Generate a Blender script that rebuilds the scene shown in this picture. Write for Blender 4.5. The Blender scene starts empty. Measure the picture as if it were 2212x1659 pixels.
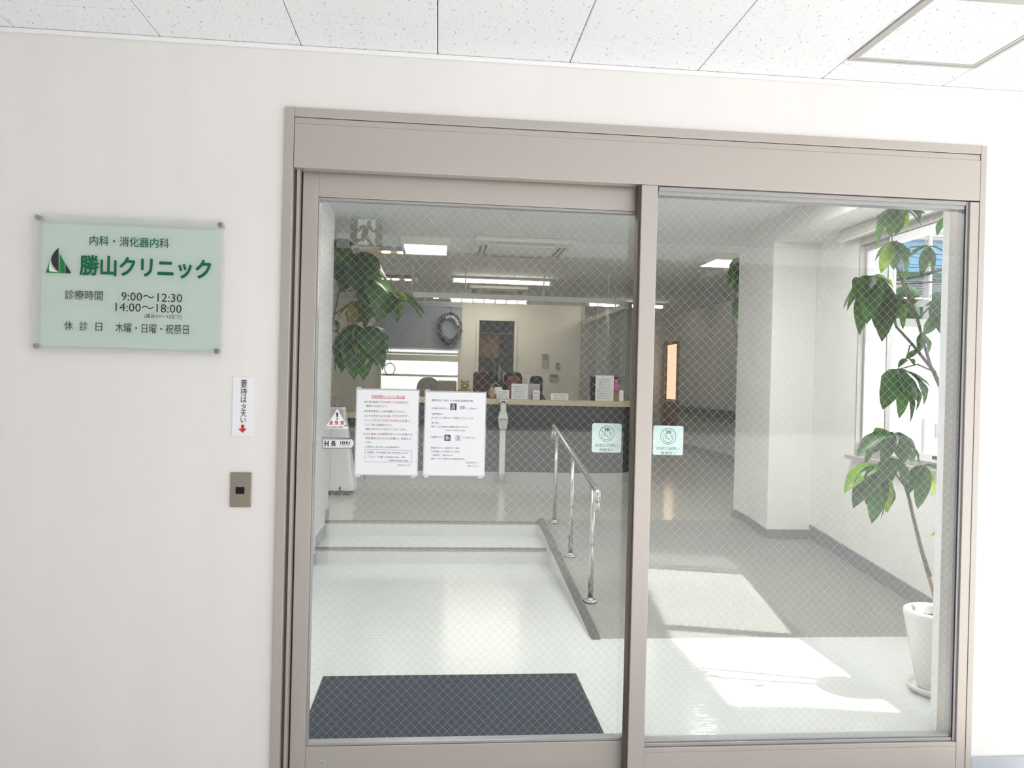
import bpy, bmesh, math, random
from mathutils import Vector, Matrix, Quaternion
random.seed(7)
S = bpy.context.scene
COL = S.collection
R = math.radians
PI = math.pi

# ---------------------------------------------------------------- camera
CAM_Y, CAM_Z = -2.683, 1.40
YAW, PITCH, ROLL, FPX = R(5.4279), R(-0.1912), R(1.3976), 1690.0
_f = Vector((math.sin(YAW) * math.cos(PITCH), math.cos(YAW) * math.cos(PITCH), math.sin(PITCH)))
_r = Vector((math.cos(YAW), -math.sin(YAW), 0))
_u = _r.cross(_f)
_r2 = _r * math.cos(ROLL) + _u * math.sin(ROLL)
_u2 = _u * math.cos(ROLL) - _r * math.sin(ROLL)
cd = bpy.data.cameras.new('camera')
cam = bpy.data.objects.new('camera', cd)
COL.objects.link(cam)
cam.matrix_world = Matrix(((_r2.x, _u2.x, -_f.x, 0), (_r2.y, _u2.y, -_f.y, CAM_Y), (_r2.z, _u2.z, -_f.z, CAM_Z), (0, 0, 0, 1)))
cd.sensor_fit = 'HORIZONTAL'
cd.sensor_width = 36.0
cd.lens = 36.0 * FPX / 2212.0
cd.clip_start = 0.05
cd.clip_end = 300
S.camera = cam

# ---------------------------------------------------------------- sky, sun, exposure
SKY = 1.75
wd = bpy.data.worlds.new('sky')
S.world = wd
wd.use_nodes = True
bg = wd.node_tree.nodes['Background']
bg.inputs[0].default_value = (0.93, 0.965, 1.0, 1)
bg.inputs[1].default_value = SKY
sd = bpy.data.lights.new('sun', 'SUN')
sd.energy = 7.0
sd.angle = R(0.6)
sd.color = (1.0, 0.97, 0.92)
sun = bpy.data.objects.new('sun', sd)
COL.objects.link(sun)
sun.rotation_euler = Vector((1.0, -0.20, 0.98)).to_track_quat('Z', 'Y').to_euler()
sun.location = (12, -5, 12)
S.view_settings.view_transform = 'Standard'
S.view_settings.look = 'None'
S.view_settings.gamma = 1
S.view_settings.use_curve_mapping = False
S.view_settings.exposure = 0.35
try:
    S.cycles.max_bounces = 10
    S.cycles.diffuse_bounces = 5
    S.cycles.glossy_bounces = 4
    S.cycles.transparent_max_bounces = 24
    S.cycles.sample_clamp_indirect = 6.0
except Exception:
    pass
LAMP = 13.0
ENTRY_FILL = 33.0  # strength of the two fill lights added over the entry

# pixel of the 2212 x 1659 photograph -> point on a plane of the room
def _ray(x, y):
    return _r2 * ((x - 1106) / FPX) - _u2 * ((y - 829.5) / FPX) + _f
def at(x, y, Y):
    r = _ray(x, y); return Vector((0, CAM_Y, CAM_Z)) + r * ((Y - CAM_Y) / r.y)
def atz(x, y, Z):
    r = _ray(x, y); return Vector((0, CAM_Y, CAM_Z)) + r * ((Z - CAM_Z) / r.z)
def atx(x, y, X):
    r = _ray(x, y); return Vector((0, CAM_Y, CAM_Z)) + r * (X / r.x)

# ---------------------------------------------------------------- mesh builder
class MB:
    def __init__(s):
        s.v = []; s.f = []; s.sm = []
    def face(s, pts, smooth=False):
        b = len(s.v); s.v += [tuple(p) for p in pts]; s.f.append(tuple(range(b, b + len(pts)))); s.sm.append(smooth)
        return s
    def box(s, x0, x1, y0, y1, z0, z1):
        b = len(s.v)
        s.v += [(x0, y0, z0), (x1, y0, z0), (x1, y1, z0), (x0, y1, z0), (x0, y0, z1), (x1, y0, z1), (x1, y1, z1), (x0, y1, z1)]
        for f in ((0, 3, 2, 1), (4, 5, 6, 7), (0, 1, 5, 4), (1, 2, 6, 5), (2, 3, 7, 6), (3, 0, 4, 7)):
            s.f.append(tuple(b + i for i in f)); s.sm.append(False)
        return s
    def prism(s, poly, a0, a1, axis='y'):
        # poly: 2D points; extruded along axis between a0 and a1
        def P(p, a):
            return {'y': (p[0], a, p[1]), 'x': (a, p[0], p[1]), 'z': (p[0], p[1], a)}[axis]
        n = len(poly); b = len(s.v)
        s.v += [P(p, a0) for p in poly] + [P(p, a1) for p in poly]
        s.f.append(tuple(b + i for i in range(n))); s.f.append(tuple(b + n + i for i in reversed(range(n)))); s.sm += [False, False]
        for i in range(n):
            j = (i + 1) % n
            s.f.append((b + j, b + i, b + n + i, b + n + j)); s.sm.append(False)
        return s
    def cyl(s, c, r, h, n=16, axis='z', r2=None, cap=True, smooth=True):
        c = Vector(c); r2 = r if r2 is None else r2
        ax = {'x': Vector((1, 0, 0)), 'y': Vector((0, 1, 0)), 'z': Vector((0, 0, 1))}[axis]
        u = Vector((0, 0, 1)) if axis != 'z' else Vector((1, 0, 0))
        w = ax.cross(u); b = len(s.v)
        for rr, t in ((r, 0), (r2, h)):
            for i in range(n):
                a = 2 * PI * i / n
                s.v.append(tuple(c + ax * t + (u * math.cos(a) + w * math.sin(a)) * rr))
        for i in range(n):
            j = (i + 1) % n
            s.f.append((b + i, b + j, b + n + j, b + n + i)); s.sm.append(smooth)
        if cap:
            s.f.append(tuple(b + i for i in reversed(range(n)))); s.f.append(tuple(b + n + i for i in range(n))); s.sm += [False, False]
        return s
    def tube(s, pts, rad, n=8, cap=True):
        pts = [Vector(p) for p in pts]; m = len(pts)
        rad = rad if isinstance(rad, (list, tuple)) else [rad] * m
        b = len(s.v); prev = None
        for i, p in enumerate(pts):
            d = (pts[min(i + 1, m - 1)] - pts[max(i - 1, 0)]).normalized()
            if prev is None:
                u = d.orthogonal().normalized()
            else:
                u = prev - d * prev.dot(d)
                u = u.normalized() if u.length > 1e-6 else d.orthogonal().normalized()
            prev = u; w = d.cross(u)
            for k in range(n):
                a = 2 * PI * k / n
                s.v.append(tuple(p + (u * math.cos(a) + w * math.sin(a)) * rad[i]))
        for i in range(m - 1):
            for k in range(n):
                j = (k + 1) % n
                s.f.append((b + i * n + k, b + i * n + j, b + (i + 1) * n + j, b + (i + 1) * n + k)); s.sm.append(True)
        if cap:
            s.f.append(tuple(b + k for k in reversed(range(n)))); s.f.append(tuple(b + (m - 1) * n + k for k in range(n))); s.sm += [False, False]
        return s
    def lathe(s, c, prof, n=32, sx=1, sy=1):
        # prof: list of (radius, z); ends with r=0 close
        c = Vector(c); b = len(s.v); m = len(prof)
        for r, z in prof:
            for k in range(n):
                a = 2 * PI * k / n
                s.v.append((c.x + r * math.cos(a) * sx, c.y + r * math.sin(a) * sy, c.z + z))
        for i in range(m - 1):
            for k in range(n):
                j = (k + 1) % n
                s.f.append((b + i * n + k, b + i * n + j, b + (i + 1) * n + j, b + (i + 1) * n + k)); s.sm.append(True)
        return s
    def ball(s, c, rx, ry, rz, n=14, m=9):
        prof = [(math.sin(PI * i / m), -math.cos(PI * i / m)) for i in range(m + 1)]
        c = Vector(c); b = len(s.v)
        for r, z in prof:
            for k in range(n):
                a = 2 * PI * k / n
                s.v.append((c.x + r * math.cos(a) * rx, c.y + r * math.sin(a) * ry, c.z + z * rz))
        for i in range(m):
            for k in range(n):
                j = (k + 1) % n
                s.f.append((b + i * n + k, b + i * n + j, b + (i + 1) * n + j, b + (i + 1) * n + k)); s.sm.append(True)
        return s
    def grid(s, P):
        # P[i][j] points
        b = len(s.v); m, n = len(P), len(P[0])
        for row in P:
            s.v += [tuple(p) for p in row]
        for i in range(m - 1):
            for j in range(n - 1):
                s.f.append((b + i * n + j, b + i * n + j + 1, b + (i + 1) * n + j + 1, b + (i + 1) * n + j)); s.sm.append(True)
        return s
    def mesh(s, name, bevel=0, seg=2, smooth_all=None):
        me = bpy.data.meshes.new(name)
        me.from_pydata(s.v, [], s.f)
        me.polygons.foreach_set('use_smooth', [bool(x) if smooth_all is None else smooth_all for x in s.sm])
        bm = bmesh.new(); bm.from_mesh(me)
        bmesh.ops.remove_doubles(bm, verts=bm.verts, dist=1e-6)
        bmesh.ops.recalc_face_normals(bm, faces=bm.faces)
        if bevel:
            ed = [e for e in bm.edges if len(e.link_faces) == 2 and e.calc_face_angle(0) > 0.6]
            bmesh.ops.bevel(bm, geom=ed, offset=bevel, segments=seg, affect='EDGES', profile=0.5, clamp_overlap=True)
        bm.to_mesh(me); bm.free(); me.update()
        return me
    def build(s, name, mat, parent=None, bevel=0, seg=2, smooth_all=None):
        me = s.mesh(name, bevel, seg, smooth_all)
        return link(name, me, mat, parent)

def link(name, me, mat, parent=None):
    o = bpy.data.objects.new(name, me)
    COL.objects.link(o)
    if mat and not me.materials:
        me.materials.append(mat)
    if parent:
        o.parent = parent
        o.matrix_parent_inverse = Matrix.Translation(-Vector(parent.location)) if parent.type == 'EMPTY' else Matrix.Identity(4)
    return o
def tag(o, label, cat, group=None, kind=None):
    o['label'] = label; o['category'] = cat
    if group: o['group'] = group
    if kind: o['kind'] = kind
    return o
def thing(name, loc, label, cat, group=None, kind=None):
    o = bpy.data.objects.new(name, None); COL.objects.link(o)
    o.empty_display_size = 0.05
    o.location = loc
    return tag(o, label, cat, group, kind)
def struct(o, label, cat):
    return tag(o, label, cat, None, 'structure')
def copy_tree(o, loc, label=None):
    n = o.copy(); COL.objects.link(n); n.location = loc
    if label: n['label'] = label
    for ch in o.children:
        c = ch.copy(); COL.objects.link(c); c.parent = n; c.matrix_parent_inverse = ch.matrix_parent_inverse.copy()
        for g in ch.children:
            d = g.copy(); COL.objects.link(d); d.parent = c; d.matrix_parent_inverse = g.matrix_parent_inverse.copy()
    return n

# ---------------------------------------------------------------- materials
def nodes(name):
    m = bpy.data.materials.new(name); m.use_nodes = True
    nt = m.node_tree; return m, nt, nt.nodes, nt.links, nt.nodes['Principled BSDF']
def pm(name, col, rough=0.5, metal=0.0, var=0.04, vscale=6.0, bump=0.0, bscale=200.0, spec=0.5, coat=0.0, emit=None, es=0.0, stretch=None):
    m, nt, N, L, P = nodes(name)
    tc = N.new('ShaderNodeTexCoord'); src = tc.outputs['Object']
    if stretch:
        mp = N.new('ShaderNodeMapping'); mp.inputs['Scale'].default_value = stretch; L.new(src, mp.inputs[0]); src = mp.outputs[0]
    nz = N.new('ShaderNodeTexNoise'); nz.inputs['Scale'].default_value = vscale; nz.inputs['Detail'].default_value = 4
    L.new(src, nz.inputs['Vector'])
    mx = N.new('ShaderNodeMix'); mx.data_type = 'RGBA'
    mx.inputs[6].default_value = tuple(max(0, c * (1 - var)) for c in col) + (1,)
    mx.inputs[7].default_value = tuple(min(1, c * (1 + var)) for c in col) + (1,)
    L.new(nz.outputs['Fac'], mx.inputs[0]); L.new(mx.outputs[2], P.inputs['Base Color'])
    P.inputs['Roughness'].default_value = rough; P.inputs['Metallic'].default_value = metal
    P.inputs['Specular IOR Level'].default_value = spec; P.inputs['Coat Weight'].default_value = coat
    if bump:
        n2 = N.new('ShaderNodeTexNoise'); n2.inputs['Scale'].default_value = bscale; n2.inputs['Detail'].default_value = 3
        L.new(src, n2.inputs['Vector'])
        b = N.new('ShaderNodeBump'); b.inputs['Strength'].default_value = bump; b.inputs['Distance'].default_value = 0.002
        L.new(n2.outputs['Fac'], b.inputs['Height']); L.new(b.outputs[0], P.inputs['Normal'])
    if emit:
        P.inputs['Emission Color'].default_value = tuple(emit) + (1,); P.inputs['Emission Strength'].default_value = es
    return m
def glass_mat(name, tint, k=2.0, ior=1.5, white=0.0):
    m, nt, N, L, P = nodes(name); N.remove(P)
    out = N['Material Output']
    tr = N.new('ShaderNodeBsdfTransparent'); tr.inputs[0].default_value = tuple(tint) + (1,)
    gl = N.new('ShaderNodeBsdfGlossy'); gl.inputs['Roughness'].default_value = 0.01; gl.inputs[0].default_value = (1, 1, 1, 1)
    fr = N.new('ShaderNodeFresnel'); fr.inputs[0].default_value = ior
    ge = N.new('ShaderNodeNewGeometry')
    inv = N.new('ShaderNodeMath'); inv.operation = 'SUBTRACT'; inv.inputs[0].default_value = 1; L.new(ge.outputs['Backfacing'], inv.inputs[1])
    mu = N.new('ShaderNodeMath'); mu.operation = 'MULTIPLY'; L.new(fr.outputs[0], mu.inputs[0]); L.new(inv.outputs[0], mu.inputs[1])
    m2 = N.new('ShaderNodeMath'); m2.operation = 'MULTIPLY'; m2.use_clamp = True; m2.inputs[1].default_value = k; L.new(mu.outputs[0], m2.inputs[0])
    base = tr.outputs[0]
    if white:
        df = N.new('ShaderNodeBsdfDiffuse'); df.inputs[0].default_value = (0.9, 0.92, 0.92, 1)
        tl = N.new('ShaderNodeBsdfTranslucent'); tl.inputs[0].default_value = (0.9, 0.92, 0.92, 1)
        ad = N.new('ShaderNodeMixShader'); ad.inputs[0].default_value = 0.5; L.new(df.outputs[0], ad.inputs[1]); L.new(tl.outputs[0], ad.inputs[2])
        mw = N.new('ShaderNodeMixShader'); mw.inputs[0].default_value = white; L.new(tr.outputs[0], mw.inputs[1]); L.new(ad.outputs[0], mw.inputs[2]); base = mw.outputs[0]
    mix = N.new('ShaderNodeMixShader'); L.new(m2.outputs[0], mix.inputs[0]); L.new(base, mix.inputs[1]); L.new(gl.outputs[0], mix.inputs[2])
    L.new(mix.outputs[0], out.inputs[0])
    return m
def translucent_mat(name, col, fac=0.5, rough=0.5, var=0.1, vscale=5.0, rand=0.0):
    m, nt, N, L, P = nodes(name); out = N['Material Output']
    tc = N.new('ShaderNodeTexCoord')
    nz = N.new('ShaderNodeTexNoise'); nz.inputs['Scale'].default_value = vscale; nz.inputs['Detail'].default_value = 4
    L.new(tc.outputs['Object'], nz.inputs['Vector'])
    mx = N.new('ShaderNodeMix'); mx.data_type = 'RGBA'
    mx.inputs[6].default_value = tuple(c * (1 - var) for c in col) + (1,); mx.inputs[7].default_value = tuple(min(1, c * (1 + var)) for c in col) + (1,)
    L.new(nz.outputs['Fac'], mx.inputs[0]); csrc = mx.outputs[2]
    if rand:
        oi = N.new('ShaderNodeObjectInfo'); hs = N.new('ShaderNodeHueSaturation')
        mr = N.new('ShaderNodeMapRange'); mr.inputs[3].default_value = 1 - rand; mr.inputs[4].default_value = 1 + rand
        L.new(oi.outputs['Random'], mr.inputs[0]); L.new(mr.outputs[0], hs.inputs['Value'])
        m3 = N.new('ShaderNodeMapRange'); m3.inputs[3].default_value = 0.485; m3.inputs[4].default_value = 0.515
        L.new(oi.outputs['Random'], m3.inputs[0]); L.new(m3.outputs[0], hs.inputs['Hue'])
        L.new(csrc, hs.inputs['Color']); csrc = hs.outputs[0]
    L.new(csrc, P.inputs['Base Color']); P.inputs['Roughness'].default_value = rough
    tl = N.new('ShaderNodeBsdfTranslucent')
    hs2 = N.new('ShaderNodeHueSaturation'); hs2.inputs['Value'].default_value = 2.2 if rand else 1.0; hs2.inputs['Hue'].default_value = 0.47 if rand else 0.5
    L.new(csrc, hs2.inputs['Color']); L.new(hs2.outputs[0], tl.inputs[0])
    mix = N.new('ShaderNodeMixShader'); mix.inputs[0].default_value = fac
    L.new(P.outputs[0], mix.inputs[1]); L.new(tl.outputs[0], mix.inputs[2]); L.new(mix.outputs[0], out.inputs[0])
    return m
def lamp_mat(name, col, st):
    m, nt, N, L, P = nodes(name)
    tc = N.new('ShaderNodeTexCoord'); nz = N.new('ShaderNodeTexNoise'); nz.inputs['Scale'].default_value = 3
    L.new(tc.outputs['Object'], nz.inputs['Vector'])
    mr = N.new('ShaderNodeMapRange'); mr.inputs[3].default_value = st * 0.95; mr.inputs[4].default_value = st * 1.05
    L.new(nz.outputs['Fac'], mr.inputs[0]); L.new(mr.outputs[0], P.inputs['Emission Strength'])
    P.inputs['Emission Color'].default_value = tuple(col) + (1,); P.inputs['Base Color'].default_value = (0.9, 0.9, 0.88, 1)
    return m
def tile_mat():
    m, nt, N, L, P = nodes('fissured_ceiling_tile')
    tc = N.new('ShaderNodeTexCoord')
    facs = []
    for sc, off, w, l in ((22, 0.0, 0.0013, 0.0068), (34, 3.7, 0.0010, 0.0030)):
        mp = N.new('ShaderNodeMapping'); mp.inputs['Location'].default_value = (off, off * 0.7, 0); L.new(tc.outputs['Object'], mp.inputs[0])
        fl = N.new('ShaderNodeVectorMath'); fl.operation = 'MULTIPLY'; fl.inputs[1].default_value = (1, 1, 0); L.new(mp.outputs[0], fl.inputs[0])
        vo = N.new('ShaderNodeTexVoronoi'); vo.voronoi_dimensions = '2D'; vo.inputs['Scale'].default_value = sc; L.new(fl.outputs[0], vo.inputs['Vector'])
        sb = N.new('ShaderNodeVectorMath'); sb.operation = 'SUBTRACT'; L.new(fl.outputs[0], sb.inputs[0]); L.new(vo.outputs['Position'], sb.inputs[1])
        sp = N.new('ShaderNodeSeparateColor'); L.new(vo.outputs['Color'], sp.inputs[0])
        an = N.new('ShaderNodeMapRange'); an.inputs[3].default_value = -0.75; an.inputs[4].default_value = 0.75; L.new(sp.outputs[0], an.inputs[0])
        rt = N.new('ShaderNodeVectorRotate'); rt.rotation_type = 'Z_AXIS'; L.new(sb.outputs[0], rt.inputs['Vector']); L.new(an.outputs[0], rt.inputs['Angle'])
        sz = N.new('ShaderNodeMapRange'); sz.inputs[3].default_value = 0.15; sz.inputs[4].default_value = 1.25; L.new(sp.outputs[1], sz.inputs[0])
        dv = N.new('ShaderNodeVectorMath'); dv.operation = 'DIVIDE'; dv.inputs[1].default_value = (w, l, 1); L.new(rt.outputs[0], dv.inputs[0])
        ln = N.new('ShaderNodeVectorMath'); ln.operation = 'LENGTH'; L.new(dv.outputs[0], ln.inputs[0])
        lt = N.new('ShaderNodeMath'); lt.operation = 'LESS_THAN'; L.new(ln.outputs['Value'], lt.inputs[0]); L.new(sz.outputs[0], lt.inputs[1])
        facs.append(lt.outputs[0])
    mxm = N.new('ShaderNodeMath'); mxm.operation = 'MAXIMUM'; L.new(facs[0], mxm.inputs[0]); L.new(facs[1], mxm.inputs[1])
    mx = N.new('ShaderNodeMix'); mx.data_type = 'RGBA'; mx.inputs[6].default_value = (0.90, 0.915, 0.94, 1); mx.inputs[7].default_value = (0.42, 0.42, 0.45, 1)
    L.new(mxm.outputs[0], mx.inputs[0]); L.new(mx.outputs[2], P.inputs['Base Color'])
    P.inputs['Roughness'].default_value = 0.9; P.inputs['Specular IOR Level'].default_value = 0.1
    return m
def carpet_mat(name, c0, c1, scale=260, rough=0.95):
    m, nt, N, L, P = nodes(name); tc = N.new('ShaderNodeTexCoord')
    vo = N.new('ShaderNodeTexVoronoi'); vo.inputs['Scale'].default_value = scale; L.new(tc.outputs['Object'], vo.inputs['Vector'])
    nz = N.new('ShaderNodeTexNoise'); nz.inputs['Scale'].default_value = scale * 0.4; nz.inputs['Detail'].default_value = 5; L.new(tc.outputs['Object'], nz.inputs['Vector'])
    ml = N.new('ShaderNodeMath'); ml.operation = 'MULTIPLY'; L.new(vo.outputs['Distance'], ml.inputs[0]); L.new(nz.outputs['Fac'], ml.inputs[1])
    mr = N.new('ShaderNodeMapRange'); mr.inputs[1].default_value = 0.05; mr.inputs[2].default_value = 0.45; L.new(ml.outputs[0], mr.inputs[0])
    mx = N.new('ShaderNodeMix'); mx.data_type = 'RGBA'; mx.inputs[6].default_value = tuple(c0) + (1,); mx.inputs[7].default_value = tuple(c1) + (1,)
    L.new(mr.outputs[0], mx.inputs[0]); L.new(mx.outputs[2], P.inputs['Base Color'])
    b = N.new('ShaderNodeBump'); b.inputs['Strength'].default_value = 0.6; b.inputs['Distance'].default_value = 0.003; L.new(vo.outputs['Distance'], b.inputs['Height']); L.new(b.outputs[0], P.inputs['Normal'])
    P.inputs['Roughness'].default_value = rough; P.inputs['Specular IOR Level'].default_value = 0.15
    return m
def wall_mat(name, col, bump=0.35):
    m, nt, N, L, P = nodes(name); tc = N.new('ShaderNodeTexCoord')
    nz = N.new('ShaderNodeTexNoise'); nz.inputs['Scale'].default_value = 1.3; nz.inputs['Detail'].default_value = 5; L.new(tc.outputs['Object'], nz.inputs['Vector'])
    mp = N.new('ShaderNodeMapping'); mp.inputs['Scale'].default_value = (6, 6, 0.7); L.new(tc.outputs['Object'], mp.inputs[0])
    n3 = N.new('ShaderNodeTexNoise'); n3.inputs['Scale'].default_value = 1.5; n3.inputs['Detail'].default_value = 6; L.new(mp.outputs[0], n3.inputs['Vector'])
    av = N.new('ShaderNodeMath'); av.operation = 'MULTIPLY'; L.new(nz.outputs['Fac'], av.inputs[0]); L.new(n3.outputs['Fac'], av.inputs[1])
    mr = N.new('ShaderNodeMapRange'); mr.inputs[1].default_value = 0.1; mr.inputs[2].default_value = 0.4; L.new(av.outputs[0], mr.inputs[0])
    mx = N.new('ShaderNodeMix'); mx.data_type = 'RGBA'; mx.inputs[6].default_value = tuple(c * 0.97 for c in col) + (1,); mx.inputs[7].default_value = tuple(min(1, c * 1.015) for c in col) + (1,)
    L.new(mr.outputs[0], mx.inputs[0]); L.new(mx.outputs[2], P.inputs['Base Color'])
    vo = N.new('ShaderNodeTexNoise'); vo.inputs['Scale'].default_value = 330; vo.inputs['Detail'].default_value = 2; L.new(tc.outputs['Object'], vo.inputs['Vector'])
    b = N.new('ShaderNodeBump'); b.inputs['Strength'].default_value = bump; b.inputs['Distance'].default_value = 0.0015; L.new(vo.outputs['Fac'], b.inputs['Height']); L.new(b.outputs[0], P.inputs['Normal'])
    P.inputs['Roughness'].default_value = 0.85; P.inputs['Specular IOR Level'].default_value = 0.25
    return m

M = {}
M['wall_out'] = wall_mat('woven_wallpaper', (0.81, 0.782, 0.766))
M['wall_in'] = wall_mat('interior_wallpaper', (0.78, 0.775, 0.745), 0.15)
M['wall_bk'] = wall_mat('warm_beige_wallpaper', (0.78, 0.735, 0.65), 0.15)
M['tile'] = tile_mat()
M['joint'] = pm('shadowed_tile_joint', (0.22, 0.22, 0.24), 0.9)
M['ceil_in'] = pm('interior_ceiling_board', (0.76, 0.77, 0.765), 0.85, var=0.02)
M['white_trim'] = pm('white_moulding', (0.86, 0.87, 0.87), 0.5, var=0.02)
M['bronze'] = pm('champagne_anodised_aluminium', (0.49, 0.447, 0.412), 0.38, 0.5, var=0.03, vscale=3, stretch=(1, 1, 12))
M['bronze_dark'] = pm('dark_bronze_track', (0.10, 0.075, 0.06), 0.5, 0.2)
M['black_seal_gap'] = pm('black_rubber_and_gap', (0.012, 0.012, 0.012), 0.6)
M['bead'] = pm('grey_glazing_bead', (0.38, 0.37, 0.37), 0.35, 0.4)
M['alu'] = pm('window_aluminium', (0.55, 0.54, 0.52), 0.35, 0.5)
M['glass'] = glass_mat('wired_glass', (0.982, 0.990, 0.986), k=1.35)
M['clear'] = glass_mat('window_glass', (0.96, 0.98, 0.98))
M['frost'] = glass_mat('frosted_glass', (0.96, 0.97, 1.0), white=0.45)
M['vinyl'] = glass_mat('clear_vinyl', (0.97, 0.97, 0.96), k=2.6, white=0.08)
M['wire'] = pm('embedded_steel_wire', (0.50, 0.50, 0.47), 0.4, 0.3)
M['floor'] = pm('polished_pale_vinyl', (0.65, 0.67, 0.655), 0.03, var=0.03, vscale=2.5, spec=0.55, bump=1.0, bscale=1.0, stretch=(7, 42, 1))
M['floor_up'] = pm('upper_vinyl_reflection_tint', (0.55, 0.55, 0.50), 0.12, var=0.03, vscale=2.5, spec=0.6)  # darker, greener floor copy; reflection of the dark back painted in
M['riser'] = pm('step_riser_vinyl', (0.62, 0.63, 0.61), 0.35)
M['nosing'] = pm('redbrown_nosing', (0.20, 0.085, 0.07), 0.5)
M['nosing_m'] = pm('metal_nosing', (0.33, 0.31, 0.29), 0.35, 0.6)
M['ramp'] = carpet_mat('ramp_carpet', (0.20, 0.195, 0.185), (0.36, 0.35, 0.335), 330)
M['curb'] = pm('grey_granite_curb', (0.10, 0.097, 0.09), 0.35, var=0.6, vscale=60)
M['mat'] = carpet_mat('navy_mat_pile', (0.010, 0.014, 0.022), (0.055, 0.07, 0.095), 190)
M['mat_edge'] = pm('rubber_mat_border', (0.012, 0.013, 0.016), 0.7)
M['base'] = pm('bluegrey_baseboard', (0.42, 0.44, 0.48), 0.5)
M['base_dk'] = pm('dark_grey_baseboard', (0.22, 0.225, 0.24), 0.45)
M['steel'] = pm('polished_stainless', (0.56, 0.55, 0.52), 0.16, 1.0, var=0.02)
M['steel_dk'] = pm('brushed_standoff_steel', (0.40, 0.395, 0.38), 0.3, 0.9)
M['paper'] = pm('white_paper', (0.84, 0.84, 0.87), 0.6, var=0.01)
M['lamin'] = glass_mat('laminating_film', (0.93, 0.94, 0.95), k=2.0, white=0.25)
M['ink'] = pm('black_ink', (0.02, 0.022, 0.025), 0.6)
M['ink_grey'] = pm('grey_ink', (0.13, 0.13, 0.15), 0.6)
M['ink_red'] = pm('red_ink', (0.50, 0.03, 0.05), 0.6)
M['ink_pink'] = pm('pink_ink', (0.62, 0.22, 0.27), 0.6)
M['ink_blue'] = pm('bluegrey_ink', (0.10, 0.10, 0.20), 0.6)
M['navy'] = pm('navy_ink', (0.012, 0.03, 0.055), 0.5)
M['green'] = pm('sign_green', (0.0, 0.125, 0.045), 0.35)
M['green_b'] = pm('sign_bright_green', (0.0, 0.20, 0.035), 0.35)
M['mint'] = pm('frosted_mint_acrylic', (0.69, 0.805, 0.745), 0.45, var=0.03, vscale=4)
M['acrylic'] = glass_mat('clear_acrylic', (0.94, 0.96, 0.945), k=0.9, white=0.32)
M['red'] = pm('arrow_red', (0.55, 0.03, 0.02), 0.5)
M['plate'] = pm('champagne_switch_plate', (0.30, 0.255, 0.21), 0.4, 0.35)
M['black'] = pm('black_plastic', (0.008, 0.008, 0.009), 0.6, spec=0.2)
M['mint_s'] = pm('pale_mint_sticker', (0.70, 0.86, 0.84), 0.4)
M['white_p'] = pm('white_plastic', (0.78, 0.79, 0.80), 0.35)
M['pot'] = pm('white_glazed_ceramic', (0.78, 0.78, 0.75), 0.25, var=0.02)
M['soil'] = pm('potting_soil', (0.045, 0.03, 0.02), 0.95, var=0.5, vscale=60, bump=1, bscale=80)
M['bark'] = pm('speckled_stem_bark', (0.17, 0.15, 0.11), 0.8, var=0.6, vscale=90)
M['bark_b'] = pm('brown_stem_bark', (0.26, 0.15, 0.10), 0.7, var=0.4, vscale=60)
M['leaf'] = translucent_mat('glossy_green_leaf', (0.034, 0.098, 0.018), 0.38, 0.45, 0.35, 6, rand=0.35)
M['leaf_y'] = translucent_mat('yellowing_leaf', (0.24, 0.20, 0.02), 0.35, 0.4, 0.4, 8, rand=0.2)
M['leaf_lit'] = translucent_mat('sunlit_leaf', (0.15, 0.30, 0.01), 0.4, 0.35, 0.2, 6, rand=0.15)  # brighter leaf copy with sunlight painted into its green
M['slate'] = pm('slate_counter_panel', (0.048, 0.046, 0.051), 0.4, var=0.06)
M['maroon'] = pm('dark_maroon_panel', (0.06, 0.028, 0.028), 0.4)
M['beech'] = pm('pale_beech', (0.62, 0.52, 0.36), 0.35, var=0.08, vscale=3, stretch=(1, 20, 20))
M['plinth'] = pm('light_grey_plinth', (0.50, 0.50, 0.51), 0.35)
M['lamp'] = lamp_mat('warm_white_diffuser', (1.0, 0.97, 0.92), LAMP)
M['fill_entry'] = lamp_mat('entry_fill_diffuser', (1.0, 0.985, 0.965), ENTRY_FILL)
M['lamp_hi'] = lamp_mat('linear_tube_glow', (1.0, 0.94, 0.84), LAMP * 1.5)
M['cream'] = pm('cream_plastic', (0.66, 0.64, 0.55), 0.45)
M['cream_dk'] = pm('louver_shadow_grey', (0.05, 0.047, 0.04), 0.5)
M['rail'] = pm('white_curtain_rail', (0.66, 0.66, 0.61), 0.4)
M['partition'] = pm('grey_partition', (0.34, 0.35, 0.34), 0.6)
M['blind'] = translucent_mat('bluegrey_reflection_tone', (0.40, 0.43, 0.47), 0.25, 0.7, 0.08)  # blue-grey of the glass reflection, put into a sheet
M['backlit'] = glass_mat('backlit_frosted_pane', (0.95, 0.95, 0.9), white=0.35)
M['beige'] = pm('beige_upholstery', (0.34, 0.30, 0.25), 0.8)
M['maroon_f'] = pm('maroon_upholstery', (0.085, 0.03, 0.03), 0.8)
M['black_f'] = pm('black_mesh_fabric', (0.018, 0.018, 0.02), 0.8)
M['brown_f'] = pm('russet_cushion', (0.22, 0.09, 0.05), 0.85)
M['cardboard'] = pm('brown_cardboard', (0.36, 0.25, 0.16), 0.8)
M['pink'] = pm('pink_plush', (0.62, 0.16, 0.33), 0.9, bump=0.6)
M['tan'] = pm('tan_plush', (0.32, 0.21, 0.08), 0.95, bump=0.8)
M['tan_l'] = pm('woven_tan', (0.48, 0.36, 0.24), 0.8, bump=0.8, bscale=120)
M['curtain'] = pm('ochre_curtain', (0.36, 0.20, 0.08), 0.85, var=0.2, stretch=(30, 1, 1))
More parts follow.
